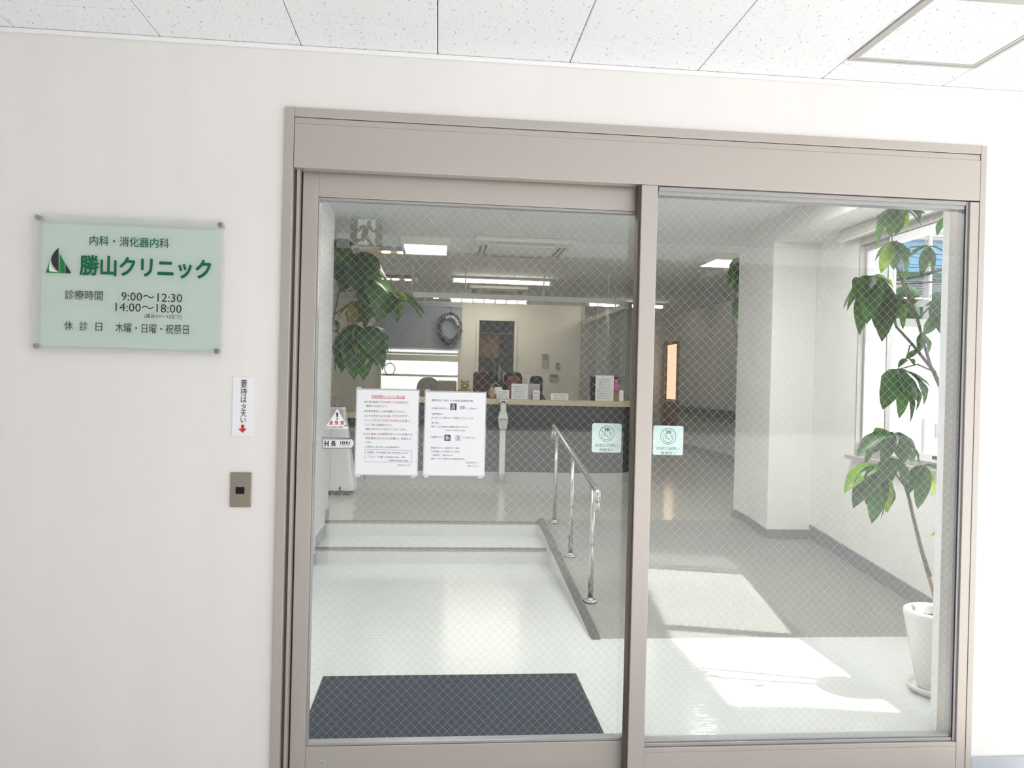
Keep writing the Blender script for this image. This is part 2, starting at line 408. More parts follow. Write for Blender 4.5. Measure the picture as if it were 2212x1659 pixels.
M['wood'] = pm('orange_wood_door', (0.42, 0.23, 0.12), 0.45, var=0.12, stretch=(8, 8, 1))
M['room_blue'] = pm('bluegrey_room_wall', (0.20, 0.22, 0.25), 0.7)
M['wreath'] = pm('dried_mauve_twigs', (0.07, 0.06, 0.075), 0.9, var=0.5, vscale=30)
M['petal'] = pm('pale_dried_petal', (0.50, 0.44, 0.44), 0.9)
M['glow'] = lamp_mat('warm_lit_pane', (1.0, 0.70, 0.45), 0.75)
M['ground'] = pm('pale_concrete', (0.60, 0.60, 0.59), 0.85, var=0.08, vscale=0.8)
M['porch'] = pm('porch_stone', (0.62, 0.61, 0.59), 0.6, var=0.08)
M['neigh'] = pm('white_render', (0.80, 0.80, 0.82), 0.8)
M['neigh_g'] = pm('grey_cladding', (0.33, 0.32, 0.31), 0.7)
M['street'] = pm('dark_grey_render', (0.30, 0.295, 0.29), 0.8)
M['blue_gl'] = pm('blue_curtain_wall', (0.10, 0.26, 0.42), 0.2, 0.0, var=0.1, vscale=0.3)
M['blue_fr'] = pm('blue_tower_frame', (0.05, 0.10, 0.17), 0.5)
M['hedge'] = pm('hedge_leaf', (0.03, 0.09, 0.025), 0.8, var=0.5, vscale=6, bump=1, bscale=9)
M['cable'] = pm('black_cable', (0.03, 0.035, 0.04), 0.6)
M['exit_g'] = pm('exit_green', (0.03, 0.10, 0.06), 0.6)
M['exit_w'] = pm('exit_white', (0.75, 0.8, 0.76), 0.6, emit=(0.9, 1.0, 0.92), es=2.2)
M['end_shade'] = pm('shaded_counter_side', (0.016, 0.016, 0.018), 0.5)
M['handset'] = pm('pale_handset', (0.62, 0.64, 0.68), 0.4)

# ---------------------------------------------------------------- lettering
def glyphs(body, size, align='LEFT', bold=0.0, res=2, space=1.0):
    c = bpy.data.curves.new('lettering', 'FONT'); c.body = body; c.size = size; c.align_x = align
    c.resolution_u = res; c.space_character = space
    o = bpy.data.objects.new('lettering', c); COL.objects.link(o)
    dg = bpy.context.evaluated_depsgraph_get(); dg.update()
    me = bpy.data.meshes.new_from_object(o.evaluated_get(dg))
    vs = [tuple(v.co) for v in me.vertices]; fs = [tuple(p.vertices) for p in me.polygons]
    bpy.data.meshes.remove(me); bpy.data.objects.remove(o); bpy.data.curves.remove(c)
    if bold and vs:                                  # heavier strokes: the outline laid down again around itself
        n0, v0, f0 = len(vs), vs[:], fs[:]
        for k in range(8):
            dx, dy = bold * size * math.cos(k * PI / 4), bold * size * math.sin(k * PI / 4); n = len(vs)
            vs += [(v[0] + dx, v[1] + dy, 0.00003 * (k + 1)) for v in v0]; fs += [tuple(n + i for i in f) for f in f0]
    return vs, fs
def text(mb, body, x, y, z, size, align='LEFT', bold=0.0, width=None, tilt=0.0):
    """flat lettering facing -Y, baseline start at (x, y, z); width squeezes the line to a length"""
    vs, fs = glyphs(body, size, 'LEFT', bold)
    if not vs: return
    x0 = min(v[0] for v in vs); x1 = max(v[0] for v in vs); k = 1.0
    if width: k = width / max(1e-6, x1 - x0)
    w = (x1 - x0) * k; sh = {'LEFT': 0, 'CENTER': -w / 2, 'RIGHT': -w}[align]
    b = len(mb.v); ct, st = math.cos(tilt), math.sin(tilt)
    for v in vs:
        px, pz = (v[0] - x0) * k + sh, v[1]
        mb.v.append((x + px * ct - pz * st, y, z + px * st + pz * ct))
    for f in fs:
        mb.f.append(tuple(b + i for i in f)); mb.sm.append(False)
def rect(mb, x0, x1, z0, z1, y):
    mb.face([(x0, y, z0), (x1, y, z0), (x1, y, z1), (x0, y, z1)])
def rrect(x0, x1, z0, z1, r, n=5):
    P = []
    for cx, cz, a0 in ((x1 - r, z0 + r, -90), (x1 - r, z1 - r, 0), (x0 + r, z1 - r, 90), (x0 + r, z0 + r, 180)):
        for i in range(n + 1):
            a = R(a0 + 90 * i / n); P.append((cx + r * math.cos(a), cz + r * math.sin(a)))
    return P
def ring(mb, cx, cz, r0, r1, y, n=32, a0=0, a1=360):
    for i in range(n):
        a, b = R(a0 + (a1 - a0) * i / n), R(a0 + (a1 - a0) * (i + 1) / n)
        mb.face([(cx + r0 * math.cos(a), y, cz + r0 * math.sin(a)), (cx + r1 * math.cos(a), y, cz + r1 * math.sin(a)),
                 (cx + r1 * math.cos(b), y, cz + r1 * math.sin(b)), (cx + r0 * math.cos(b), y, cz + r0 * math.sin(b))])
def stroke(mb, pts, w, y):
    for (ax, az), (bx, bz) in zip(pts[:-1], pts[1:]):
        d = Vector((bx - ax, bz - az)); l = d.length
        if l < 1e-7: continue
        n = Vector((-d.y, d.x)) / l * w / 2; e = d / l * w * 0.3
        mb.face([(ax - e.x + n.x, y, az - e.y + n.y), (ax - e.x - n.x, y, az - e.y - n.y), (bx + e.x - n.x, y, bz + e.y - n.y), (bx + e.x + n.x, y, bz + e.y + n.y)])

def wall_y(y0, y1, x0, x1, z0, z1, holes=()):
    """wall slab across X with rectangular openings"""
    mb = MB()
    xs = sorted({x0, x1, *[h[0] for h in holes], *[h[1] for h in holes]}); zs = sorted({z0, z1, *[h[2] for h in holes], *[h[3] for h in holes]})
    for a, b in zip(xs[:-1], xs[1:]):
        for c, d in zip(zs[:-1], zs[1:]):
            mx, mz = (a + b) / 2, (c + d) / 2
            if not any(h[0] < mx < h[1] and h[2] < mz < h[3] for h in holes):
                mb.box(a, b, y0, y1, c, d)
    return mb
def wall_x(x0, x1, y0, y1, z0, z1, holes=()):
    mb = MB()
    ys = sorted({y0, y1, *[h[0] for h in holes], *[h[1] for h in holes]}); zs = sorted({z0, z1, *[h[2] for h in holes], *[h[3] for h in holes]})
    for a, b in zip(ys[:-1], ys[1:]):
        for c, d in zip(zs[:-1], zs[1:]):
            my, mz = (a + b) / 2, (c + d) / 2
            if not any(h[0] < my < h[1] and h[2] < mz < h[3] for h in holes):
                mb.box(x0, x1, a, b, c, d)
    return mb

# ================================================================ STRUCTURE
ZC_OUT, ZC = 2.505, 2.76          # porch ceiling, interior ceiling
ZU = 0.23                          # upper floor
WT = 0.13                          # thickness of the front wall
DX0, DX1, DZ = -0.528, 1.967, 2.298
o = wall_y(0, WT, -3.6, 3.2, -0.12, 3.1, [(DX0 + 0.01, DX1 - 0.01, -0.12, DZ - 0.01)]).build('wall_front', M['wall_out'])
struct(o, 'off-white wallpapered entrance wall around the glass door', 'wall')
o = MB().box(-2.52, -2.4, -3.3, WT, -0.12, 3.1).build('wall_dim_left', M['wall_out']); struct(o, 'unseen off-white porch side wall, added to dim the left', 'wall')  # unseen wall, set close to dim the left side
o = MB().box(-2.4, -0.8, -3.3, -3.18, -0.12, 3.1).build('wall_dim_front', M['street']); struct(o, 'unseen grey wing wall added to darken the left of the porch', 'wall')  # unseen dark wall added to cut light and darken reflections at left
# porch ceiling : tiles
pc = MB().box(-3.6, 4.75, -3.3, -0.0, ZC_OUT + 0.012, 3.1).build('ceiling_porch', M['joint']); struct(pc, 'white fissured tile ceiling over the entrance porch', 'ceiling')
TX0, TW = -0.0270 - 0.4545 * 7, 0.4545
HY = atz(1850, 131, ZC_OUT).y
for i in range(17):
    xa = TX0 + i * TW
    if xa > 4.6: break
    odd = (i % 2 == 0)
    first = atz(800, 57, ZC_OUT).y if odd else -0.62
    ys = [0.0, first]
    while ys[-1] > -3.2: ys.append(ys[-1] - 0.91)
    for ya, yb in zip(ys[:-1], ys[1:]):
        yb = max(yb, -3.28)
        if yb >= ya - 0.02: continue
        g = 0.0017
        if i == 10 and ya <= HY + 0.35 and ya > HY - 0.6:      # the hatch sits here
            if ya > HY + 0.02:
                pass
        MB().box(max(xa, -3.59) + g, xa + TW - g, yb + g, ya - g - 0.0005, ZC_OUT, ZC_OUT + 0.0125).build('ceiling_tile', M['tile'], pc, bevel=0.0012, seg=1)
o = MB().box(-3.6, 3.2, -0.012, 0.0, ZC_OUT - 0.016, ZC_OUT - 0.001).build('trim_1', M['white_trim'], bevel=0.003); struct(o, 'thin white moulding between porch ceiling and wall', 'moulding')
# floors
o = MB().box(-3.6, 4.75, -3.3, 0.0, -0.14, -0.02).build('floor_porch', M['porch']); struct(o, 'stone floor of the porch', 'floor')
o = MB().box(-30, 60, -40, -3.3, -0.3, -0.08).box(4.75, 60, -3.3, 60, -0.3, -0.08).box(3.2, 4.75, 0.0, 60, -0.3, -0.08).build('ground', M['ground']); struct(o, 'pale concrete ground outside', 'ground')
o = MB().box(-0.886, 3.05, 0.0, 3.281, -0.15, 0.0).build('floor_lower', M['floor']); struct(o, 'polished pale vinyl floor just inside the glass door', 'floor')
o = MB().box(-6.5, 3.4, 3.95, 5.75, 0.0, ZU).box(-6.5, 4.57, 5.75, 11.0, 0.0, ZU).box(2.50, 4.57, 11.0, 12.9, 0.0, ZU).box(-0.886, 0.885, 3.805, 3.95, 0.0, ZU).box(-6.5, -1.01, 3.0, 3.95, 0.0, ZU).build('floor_upper', M['floor_up']); struct(o, 'polished vinyl floor of the waiting area up the steps, with a dark reflection in its colour', 'floor')
# steps
st = MB().box(-0.886, 0.885, 3.281, 3.777, 0.0, 0.112).build('stair', M['riser']); struct(st, 'two low pale vinyl steps up to the waiting area', 'stair')
MB().box(-0.884, 0.884, 3.30, 3.776, 0.112, 0.1155).build('tread', M['floor'], st)
MB().box(-0.886, 0.885, 3.777, 3.805, 0.112, 0.226).build('riser', M['riser'], st)
for y, z in ((3.281, 0.1155), (3.777, 0.230)):
    n = MB().box(-0.884, 0.884, y - 0.006, y + 0.032, z - 0.014, z + 0.001).build('nosing', M['nosing_m'], st)
    MB().box(-0.884, 0.884, y - 0.002, y + 0.028, z + 0.001, z + 0.004).build('grip_strip', M['nosing'], n)
# ramp
RY0, RY1, RK = 1.537, 3.87, ZU / (3.87 - 1.537)
rz = lambda y: max(0.0, min(ZU, RK * (y - RY0)))
rp = MB().prism([(RY0, 0.0), (RY1, 0.0), (RY1, ZU), (RY1 - 0.001, ZU)], 0.92, 3.05, 'x').prism([(RY1, 0.0), (3.95, 0.0), (3.95, ZU), (RY1, ZU)], 0.92, 3.05, 'x').build('ramp', M['ramp']); struct(rp, 'grey carpeted wheelchair ramp beside the steps', 'ramp')
MB().prism([(RY0 - 0.02, 0.001), (RY1, 0.001), (RY1 + 0.03, ZU + 0.018), (RY1 - 0.02, ZU + 0.020), (RY0 + 0.03, 0.02)], 0.872, 0.919, 'x').build('ramp_curb', M['curb'], rp)
MB().prism([(RY0 + 0.06, 0.001), (RY1 - 0.1, 0.001), (RY1 - 0.02, ZU - 0.012), ], 0.8655, 0.8715, 'x').build('ramp_side', M['riser'], rp)
# interior walls
o = MB().box(-1.0, -0.886, WT, 3.96, 0.0, ZC).build('wall_left', M['white_trim']); struct(o, 'white wall at left just inside the glass door', 'wall')
o = MB().box(-6.6, -6.5, 2.9, 11.2, 0.0, ZC).build('wall_waiting', M['wall_in']); struct(o, 'wall at far left of the waiting area', 'wall')
o = MB().box(-6.5, -1.0, 2.9, 3.0, 0.0, ZC).build('wall_waiting_front', M['wall_in']); struct(o, 'front wall of the waiting area', 'wall')
WY0, WY1, WZ0, WZ1 = 0.20, 2.775, 0.925, 2.50
wr = wall_x(3.05, 3.2, WT, 4.15, 0.0, ZC + 0.3, [(WY0, WY1, WZ0, WZ1)])
wr.box(3.4, 3.55, 4.15, 5.7, 0, ZC + 0.3).box(3.2, 3.55, 4.0, 4.15, 0, ZC + 0.3).box(3.4, 4.57, 5.7, 5.8, 0, ZC + 0.3)
o = wr.build('wall_right', M['wall_in']); struct(o, 'pale wall at right with the big window', 'wall')
CDY0, CDY1 = 11.90, 12.80
o = wall_x(4.57, 4.7, 5.75, 13.0, 0.0, ZC + 0.3, [(CDY0, CDY1, ZU, 2.25)]).build('wall_corridor', M['wall_in']); struct(o, 'grey shaded corridor wall behind the pier', 'wall')
pier = MB().box(2.68, 3.05, 3.42, 4.15, 0.0, ZC - 0.18).build('wall_pier', M['wall_in'], bevel=0.004); struct(pier, 'white square pier beside the ramp', 'pier')
o = MB().box(2.68, 3.05, WT, 4.15, ZC - 0.18, ZC).build('trim_2', M['wall_in']); struct(o, 'boxed white ceiling beam along the window wall', 'beam')
BWX0, BWX1, BWZ0, BWZ1 = -1.01, 0.375, 1.19, 2.70
BDX0, BDX1, BDZ = 0.70, 1.315, 2.455
o = wall_y(11.0, 11.12, -6.5, 2.50, 0.0, ZC, [(BWX0, BWX1, BWZ0, BWZ1), (BDX0, BDX1, ZU, BDZ)]).build('wall_back', M['wall_bk']); struct(o, 'beige back wall of the reception', 'wall')
o = MB().box(2.57, 4.57, 12.9, 13.0, 0.0, ZC).build('wall_corridor_end', M['wall_in']); struct(o, 'shaded end wall of the corridor', 'wall')
o = MB().box(2.50, 2.57, 7.6, 11.0, ZU, 2.50).box(2.50, 2.57, 11.0, 12.9, ZU, ZC).build('wall_partition', M['partition']); struct(o, 'grey partition at right of the reception desk', 'partition')
# interior ceiling in long boards
ci = MB().box(-6.5, 3.19, WT, 4.15, ZC + 0.0125, ZC + 0.3).box(-6.5, 3.5, 4.15, 5.75, ZC + 0.0125, ZC + 0.3).box(-6.5, 4.6, 5.75, 13.0, ZC + 0.0125, ZC + 0.3).build('ceiling', M['ceil_in']); struct(ci, 'off-white board ceiling of the clinic', 'ceiling')
cx = atz(975, 470, ZC).x - 0.91 * 7
for i in range(13):
    for ya, yb, xm in ((WT, 4.15, 3.05), (4.15, 5.7, 3.4), (5.7, 8.4, 4.57), (8.4, 11.0, 4.57), (11.0, 12.9, 4.57)):
        xa, xb = max(cx + i * 0.91, -6.5), min(cx + (i + 1) * 0.91, xm)
        if xb - xa < 0.02 or (ya > 10.9 and xb < 2.6): continue
        MB().box(xa + 0.001, xb - 0.001, ya + 0.001, yb - 0.001, ZC, ZC + 0.0125).build('ceiling_board', M['ceil_in'], ci)
# baseboards
b = MB()
for y0, y1, z in ((WT, 3.275, 0.0), (3.287, 3.76, 0.1165), (3.78, 3.96, ZU + 0.001)):
    b.box(-0.886, -0.876, y0, y1, z, z + 0.085)
o = b.build('baseboard_left', M['base'], bevel=0.002); struct(o, 'blue-grey baseboard stepping up beside the steps', 'baseboard')
b = MB().prism([(WT, 0.001), (RY0, 0.001), (3.42, rz(3.42) + 0.001), (3.42, rz(3.42) + 0.11), (RY0, 0.10), (WT, 0.10)], 3.036, 3.05, 'x')
b.prism([(2.67, rz(3.41) + 0.001), (3.05, rz(3.41) + 0.001), (3.05, rz(3.41) + 0.07), (2.67, rz(3.41) + 0.07)], 3.40, 3.42, 'y')
b.prism([(3.42, rz(3.42) + 0.001), (RY1, ZU + 0.001), (4.15, ZU + 0.001), (4.15, ZU + 0.07), (RY1, ZU + 0.07), (3.42, rz(3.42) + 0.07)], 2.668, 2.68, 'x')
o = b.build('baseboard_right', M['base_dk']); struct(o, 'dark grey baseboard along the ramp and pier', 'baseboard')
o = MB().box(4.555, 4.57, 5.8, CDY0 - 0.06, ZU, ZU + 0.11).build('baseboard_corridor', M['base_dk']); struct(o, 'dark baseboard on the corridor wall', 'baseboard')
o = MB().box(DX1 + 0.002, 3.2, -0.010, 0.0, -0.02, 0.070).box(-3.6, DX0 - 0.002, -0.010, 0.0, -0.02, 0.070).build('baseboard_front', M['base'], bevel=0.002); struct(o, 'blue-grey baseboard at the foot of the entrance wall', 'baseboard')
# white nib beside the door frame, inside
o = MB().box(1.911, 1.9565, 0.1055, 0.146, 0.0, 2.12).build('trim_3', M['white_trim']); struct(o, 'white plaster reveal just inside the door frame at right', 'trim')

# ================================================================ ENTRANCE DOOR
Y0 = -0.012
fr = thing('door_frame', (0.72, 0, 0), 'champagne aluminium frame around the sliding glass door and fixed pane', 'door frame', kind='structure')
MB().box(DX0, -0.497, Y0, WT, -0.02, DZ).build('jamb', M['bronze'], fr, bevel=0.0015)
MB().box(1.9445, DX1, Y0, WT, -0.02, DZ).build('jamb', M['bronze'], fr, bevel=0.0015)
MB().box(1.909, 1.9435, Y0 + 0.002, 0.105, -0.02, 2.092).build('side_stile', M['bronze'], fr, bevel=0.0012)
MB().box(-0.4965, 1.944, Y0, WT, 2.266, DZ - 0.0005).build('head_cap', M['bronze'], fr, bevel=0.0015)
MB().box(-0.4955, 1.9435, Y0 + 0.004, 0.03, 2.2445, 2.2645).build('head_strip', M['bronze'], fr, bevel=0.001)
hp = MB().box(-0.4955, 1.9435, Y0, 0.03, 2.0965, 2.2435).build('head_panel', M['bronze'], fr, bevel=0.0015)
for px_, py_ in ((756, 284), (922, 282), (1838, 318)):
    p = at(px_, py_, Y0)
    MB().cyl((p.x, Y0 - 0.001, p.z), 0.0022, 0.0015, 10, 'y').build('screw_cap', M['bead'], hp)
MB().box(-0.4955, 0.690, 0.03, WT, 2.118, 2.262).build('track_cover', M['bronze_dark'], fr)
MB().box(0.691, 0.749, Y0, 0.047, -0.02, 2.0955).build('centre_post', M['bronze'], fr, bevel=0.002)
MB().box(0.683, 0.6905, 0.0, 0.044, -0.02, 2.095).build('post_seal', M['bronze_dark'], fr)
MB().box(-0.4965, -0.4885, 0.02, WT, -0.02, 2.10).build('jamb_groove', M['bronze_dark'], fr)
MB().box(-0.488, -0.4795, 0.012, WT, -0.02, 2.10).build('jamb_guide', M['bronze'], fr, bevel=0.001)
MB().box(-0.479, -0.4745, 0.055, WT, -0.02, 2.10).build('jamb_gap_shade', M['black_seal_gap'], fr)  # black strip painting the dark gap beside the leaf
MB().box(-0.497, 1.909, 0.0, WT, -0.03, -0.0005).build('sill', M['bead'], fr)

def wire_mesh(x0, x1, z0, z1, y, parent, pitch=0.0226, dia=0.00052):
    mb = MB(); W, Hh = x1 - x0, z1 - z0
    st_ = pitch * math.sqrt(2); h = dia / 2
    for sgn in (1, -1):
        n = int((W + Hh) / st_) + 2
        for i in range(n):
            c = i * st_                              # line x' + z' = c (or mirrored)
            xa, xb = max(0, c - Hh), min(W, c)
            if xb - xa < 0.003: continue
            pts = [(xa, c - xa), (xb, c - xb)]
            if sgn < 0: pts = [(W - p[0], p[1]) for p in pts]
            (ax, az), (bx, bz) = pts
            A = Vector((x0 + ax, y + sgn * h, z0 + az)); B = Vector((x0 + bx, y + sgn * h, z0 + bz))
            d = (B - A).normalized(); u = Vector((0, 1, 0)); w = d.cross(u)
            ring_ = [u * h, (-u * 0.5 + w * 0.87) * h, (-u * 0.5 - w * 0.87) * h]
            k = len(mb.v)
            mb.v += [tuple(A + q) for q in ring_] + [tuple(B + q) for q in ring_]
            for j in range(3):
                jj = (j + 1) % 3
                mb.f.append((k + j, k + jj, k + 3 + jj, k + 3 + j)); mb.sm.append(True)
    me = bpy.data.meshes.new('wire_mesh'); me.from_pydata(mb.v, [], mb.f); me.update()
    o = link('wire_mesh', me, M['wire'], parent); o['kind'] = 'stuff'
    return o

# sliding leaf
LY = 0.05; GY = 0.068
lf = thing('door_1', (0.1, LY, 0.0), 'sliding glass door leaf with two white notices at left of the centre post', 'door', kind='structure')
GX0, GX1, GZ0, GZ1 = -0.418, 0.700, 0.140, 2.006
MB().box(-0.474, GX0 - 0.004, LY, 0.09, 0.0, 2.108).build('stile', M['bronze'], lf, bevel=0.0015)
MB().box(GX1 + 0.004, 0.755, LY, 0.09, 0.0, 2.108).build('stile', M['bronze'], lf, bevel=0.0015)
MB().box(GX0 - 0.0038, GX1 + 0.0038, LY, 0.09, GZ1 + 0.010, 2.108).build('top_rail', M['bronze'], lf, bevel=0.0015)
br = MB().box(GX0 - 0.0038, GX1 + 0.0038, LY, 0.09, 0.0, GZ0 - 0.012).build('bottom_rail', M['bronze'], lf, bevel=0.0015)
lp = at(696, 1648, LY)
lk = MB().cyl((lp.x, LY - 0.003, lp.z), 0.0115, 0.004, 24, 'y').build('lock_cylinder', M['alu'], br)
MB().cyl((lp.x, LY - 0.006, lp.z), 0.0062, 0.004, 16, 'y').build('lock_core', M['steel'], lf)
gp = MB().box(GX0 - 0.003, GX1 + 0.003, GY, GY + 0.006, GZ0 - 0.005, GZ1 + 0.005).build('glass_pane', M['glass'], lf)
wire_mesh(GX0 - 0.003, GX1 + 0.003, GZ0 - 0.005, GZ1 + 0.005, GY + 0.003, lf)
bd = MB().box(GX0 - 0.0038, GX0 + 0.002, LY + 0.004, 0.088, GZ0 - 0.011, GZ1 + 0.009).box(GX1 - 0.002, GX1 + 0.0038, LY + 0.004, 0.088, GZ0 - 0.011, GZ1 + 0.009)
bd.box(GX0 + 0.002, GX1 - 0.002, LY + 0.004, 0.088, GZ1 + 0.001, GZ1 + 0.0095).box(GX0 + 0.002, GX1 - 0.002, LY + 0.004, 0.088, GZ0 - 0.0115, GZ0 - 0.001)
bd.build('glazing_bead', M['bead'], lf, bevel=0.0015)
# fixed pane
fp = thing('window_1', (1.33, 0.02, 0.0), 'fixed wired glass pane at right of the centre post', 'window', kind='structure')
FX0, FX1, FZ0, FZ1 = 0.7495, 1.9085, 0.148, 2.090
PY = 0.0085
MB().box(FX0, FX1, Y0 + 0.003, 0.045, 0.112, 0.128).build('bottom_rail_cap', M['bronze'], fp, bevel=0.001)
MB().box(FX0, FX1, Y0 + 0.003, 0.045, -0.02, 0.1115).build('bottom_rail', M['bronze'], fp, bevel=0.001)
bd = MB().box(FX0 + 0.005, FX1 - 0.012, 0.002, 0.046, FZ1 - 0.024, FZ1 - 0.004).box(FX0 + 0.005, FX1 - 0.012, -0.004, 0.046, FZ1 - 0.010, FZ1 + 0.004).box(FX0 + 0.001, FX1 - 0.012, 0.000, 0.046, 0.129, 0.140).box(FX0 + 0.001, FX1 - 0.012, 0.008, 0.046, 0.140, 0.147)
bd.box(FX0, FX0 + 0.005, 0.010, 0.046, 0.129, FZ1 + 0.004).box(FX1 - 0.010, FX1, -0.002, 0.046, 0.129, FZ1 + 0.004)
bd.build('glazing_bead', M['bead'], fp, bevel=0.0012)
MB().box(FX1 - 0.0125, FX1 - 0.0105, -0.001, 0.004, 0.129, FZ1).build('bead_seal', M['black_seal_gap'], fp)
MB().box(FX0 + 0.002, FX1 - 0.008, PY, PY + 0.006, 0.143, FZ1).build('glass_pane', M['glass'], fp)
wire_mesh(FX0 + 0.002, FX1 - 0.008, 0.143, FZ1, PY + 0.003, fp)

# ================================================================ RIGHT WINDOW
XW = 3.05
rw = thing('window_2', (3.1, 1.5, WZ0), 'wide aluminium window behind the tall potted plant', 'window', kind='structure')
f_ = MB().box(3.045, 3.15, WY0, WY1, WZ0, WZ0 + 0.035).box(3.045, 3.15, WY0, WY1, WZ1 - 0.045, WZ1).box(3.045, 3.15, WY1 - 0.014, WY1, WZ0 + 0.035, WZ1 - 0.045).box(3.045, 3.15, WY0, WY0 + 0.03, WZ0 + 0.035, WZ1 - 0.045)
f_.build('window_frame', M['alu'], rw, bevel=0.002)
MB().box(2.985, 3.05, WY0 - 0.03, WY1 + 0.03, WZ0 - 0.028, WZ0 - 0.001).build('sill_board', M['alu'], rw, bevel=0.002)
for ya, yb, xx, mt, wa, wb in ((2.425, 2.758, 3.085, 'frost', 0.045, 0.014), (1.30, 2.42, 3.062, 'clear', 0.05, 0.055), (WY0 + 0.031, 1.37, 3.105, 'clear', 0.048, 0.048)):
    s_ = MB()
    s_.box(xx, xx + 0.022, ya, ya + wa, WZ0 + 0.036, WZ1 - 0.046).box(xx, xx + 0.022, yb - wb, yb, WZ0 + 0.036, WZ1 - 0.046)
    s_.box(xx, xx + 0.022, ya + wa, yb - wb, WZ0 + 0.036, WZ0 + 0.085).box(xx, xx + 0.022, ya + wa, yb - wb, WZ1 - 0.09, WZ1 - 0.046)
    s_.build('sash', M['white_p' if mt == 'clear' else 'bronze'], rw, bevel=0.002)
    MB().box(xx + 0.004, xx + 0.009, ya + wa, yb - wb, WZ0 + 0.085, WZ1 - 0.09).build('glass_pane', M[mt], rw)
lp = atx(2018, 978, 3.06)
MB().box(3.058, 3.071, lp.y - 0.07, lp.y + 0.02, WZ0 + 0.058, WZ0 + 0.078).build('sash_lock', M['black'], rw, bevel=0.003)
vb = thing('roller_blind', (2.99, 1.6, 2.52), 'cream roller blind rolled up in a long cassette above the window', 'blind')
MB().box(2.955, 3.049, 0.17, 2.90, 2.505, 2.578).build('cassette', M['cream'], vb, bevel=0.006)
MB().cyl((2.965, 0.30, 2.592), 0.010, 2.62, 10, 'y').build('roller_tube', M['steel'], vb)
MB().box(2.952, 2.975, 0.17, 2.90, 2.493, 2.504).build('bottom_bar', M['white_p'], vb, bevel=0.003)
o = MB().box(3.2, 4.10, -0.0, 6.5, 2.72, 2.92).build('trim_4', M['neigh']); struct(o, 'concrete eave outside above the big window', 'eave')

# ================================================================ BACK WINDOW AND DOORWAY
bw = thing('window_3', (-0.32, 11.0, BWZ0), 'bright frosted window in the back wall beside the left plant', 'window', kind='structure')
zz = lambda py: at(900, py, 11.0).z
f_ = MB().box(BWX0, BWX0 + 0.03, 10.97, 11.06, BWZ0, BWZ1).box(BWX1 - 0.03, BWX1, 10.97, 11.06, BWZ0, BWZ1).box(BWX0 + 0.03, BWX1 - 0.03, 10.97, 11.06, BWZ0, BWZ0 + 0.03).box(BWX0 + 0.03, BWX1 - 0.03, 10.97, 11.06, BWZ1 - 0.03, BWZ1)
f_.build('window_frame', M['cream'], bw)
for py_, h in ((739, 0.05), (763, 0.03), (773, 0.10), (811, 0.035)):
    MB().box(BWX0 + 0.031, BWX1 - 0.031, 10.985, 11.045, zz(py_) - h / 2, zz(py_) + h / 2).build('transom', M['cream'], bw)
cz = [BWZ0 + 0.03, zz(811) - 0.018, zz(811) + 0.018, zz(773) - 0.05, zz(773) + 0.05, zz(763) - 0.015, zz(763) + 0.015, zz(739) - 0.025]
for k in range(0, 8, 2):
    for xa, xb in ((BWX0 + 0.031, -0.36), (-0.355, BWX1 - 0.031)):
        MB().box(xa, xb, 11.01, 11.016, cz[k], cz[k + 1]).build('window_pane', M['backlit'], bw)
MB().box(BWX0 + 0.031, BWX1 - 0.031, 11.01, 11.016, zz(739) + 0.025, BWZ1 - 0.03).build('window_pane', M['backlit'], bw)
rs = thing('reflection_screen', (-0.32, 10.94, 2.7), 'blue-grey sheet standing in for a glass reflection over the back window', 'blind')  # stands in for a reflection of outdoors in the door glass
MB().box(BWX0 - 0.02, BWX1 + 0.02, 10.935, 10.94, zz(752), 2.66).build('reflection_sheet', M['blind'], rs)
MB().box(BWX0 - 0.02, BWX1 + 0.02, 10.90, 10.965, 2.66, 2.72).build('screen_tube', M['base'], rs, bevel=0.01)
MB().box(BWX0 - 0.02, BWX1 + 0.02, 10.93, 10.945, zz(752) - 0.03, zz(752)).build('weight_bar', M['white_p'], rs)
p = at(842, 797, 10.92)
t = thing('pull_ring', p, 'thin round ring hanging before the bright back window', 'ring')
mb = MB(); mb.tube([(p.x + 0.088 * math.cos(a), p.y, p.z + 0.10 * math.sin(a)) for a in [2 * PI * i / 28 for i in range(29)]], 0.007, 6, False); mb.build('hoop', M['ink_grey'], t)
mb = MB(); mb.tube([(p.x, p.y, p.z + 0.10), (p.x, p.y, zz(752) - 0.03)], 0.003, 5).build('cord', M['ink_grey'], t)
p = at(972, 708, 10.84)
t = thing('wreath', p, 'dark dried twig wreath hanging at the right edge of the back window', 'wreath')
mb = MB(); pts = []; rad = []
for i in range(61):
    a = 2 * PI * i / 60
    pts.append((p.x + 0.175 * math.cos(a) + random.uniform(-.008, .008), p.y, p.z + 0.235 * math.sin(a))); rad.append(0.034 + 0.012 * math.sin(i * 2.3) + 0.02 * max(0, -math.sin(a)))
mb.tube(pts, rad, 8, False); mb.build('twig_ring', M['wreath'], t)
mb = MB()
for i in range(7):
    a = R(20 + i * 16); mb.ball((p.x + 0.14 * math.cos(a), p.y - 0.04, p.z + 0.19 * math.sin(a)), 0.030, 0.02, 0.028, 8, 6)
mb.build('dried_flowers', M['petal'], t)
mb = MB(); mb.tube([(p.x, p.y, p.z + 0.24), (p.x, p.y, 2.66)], 0.004, 5).build('hanger', M['wreath'], t)
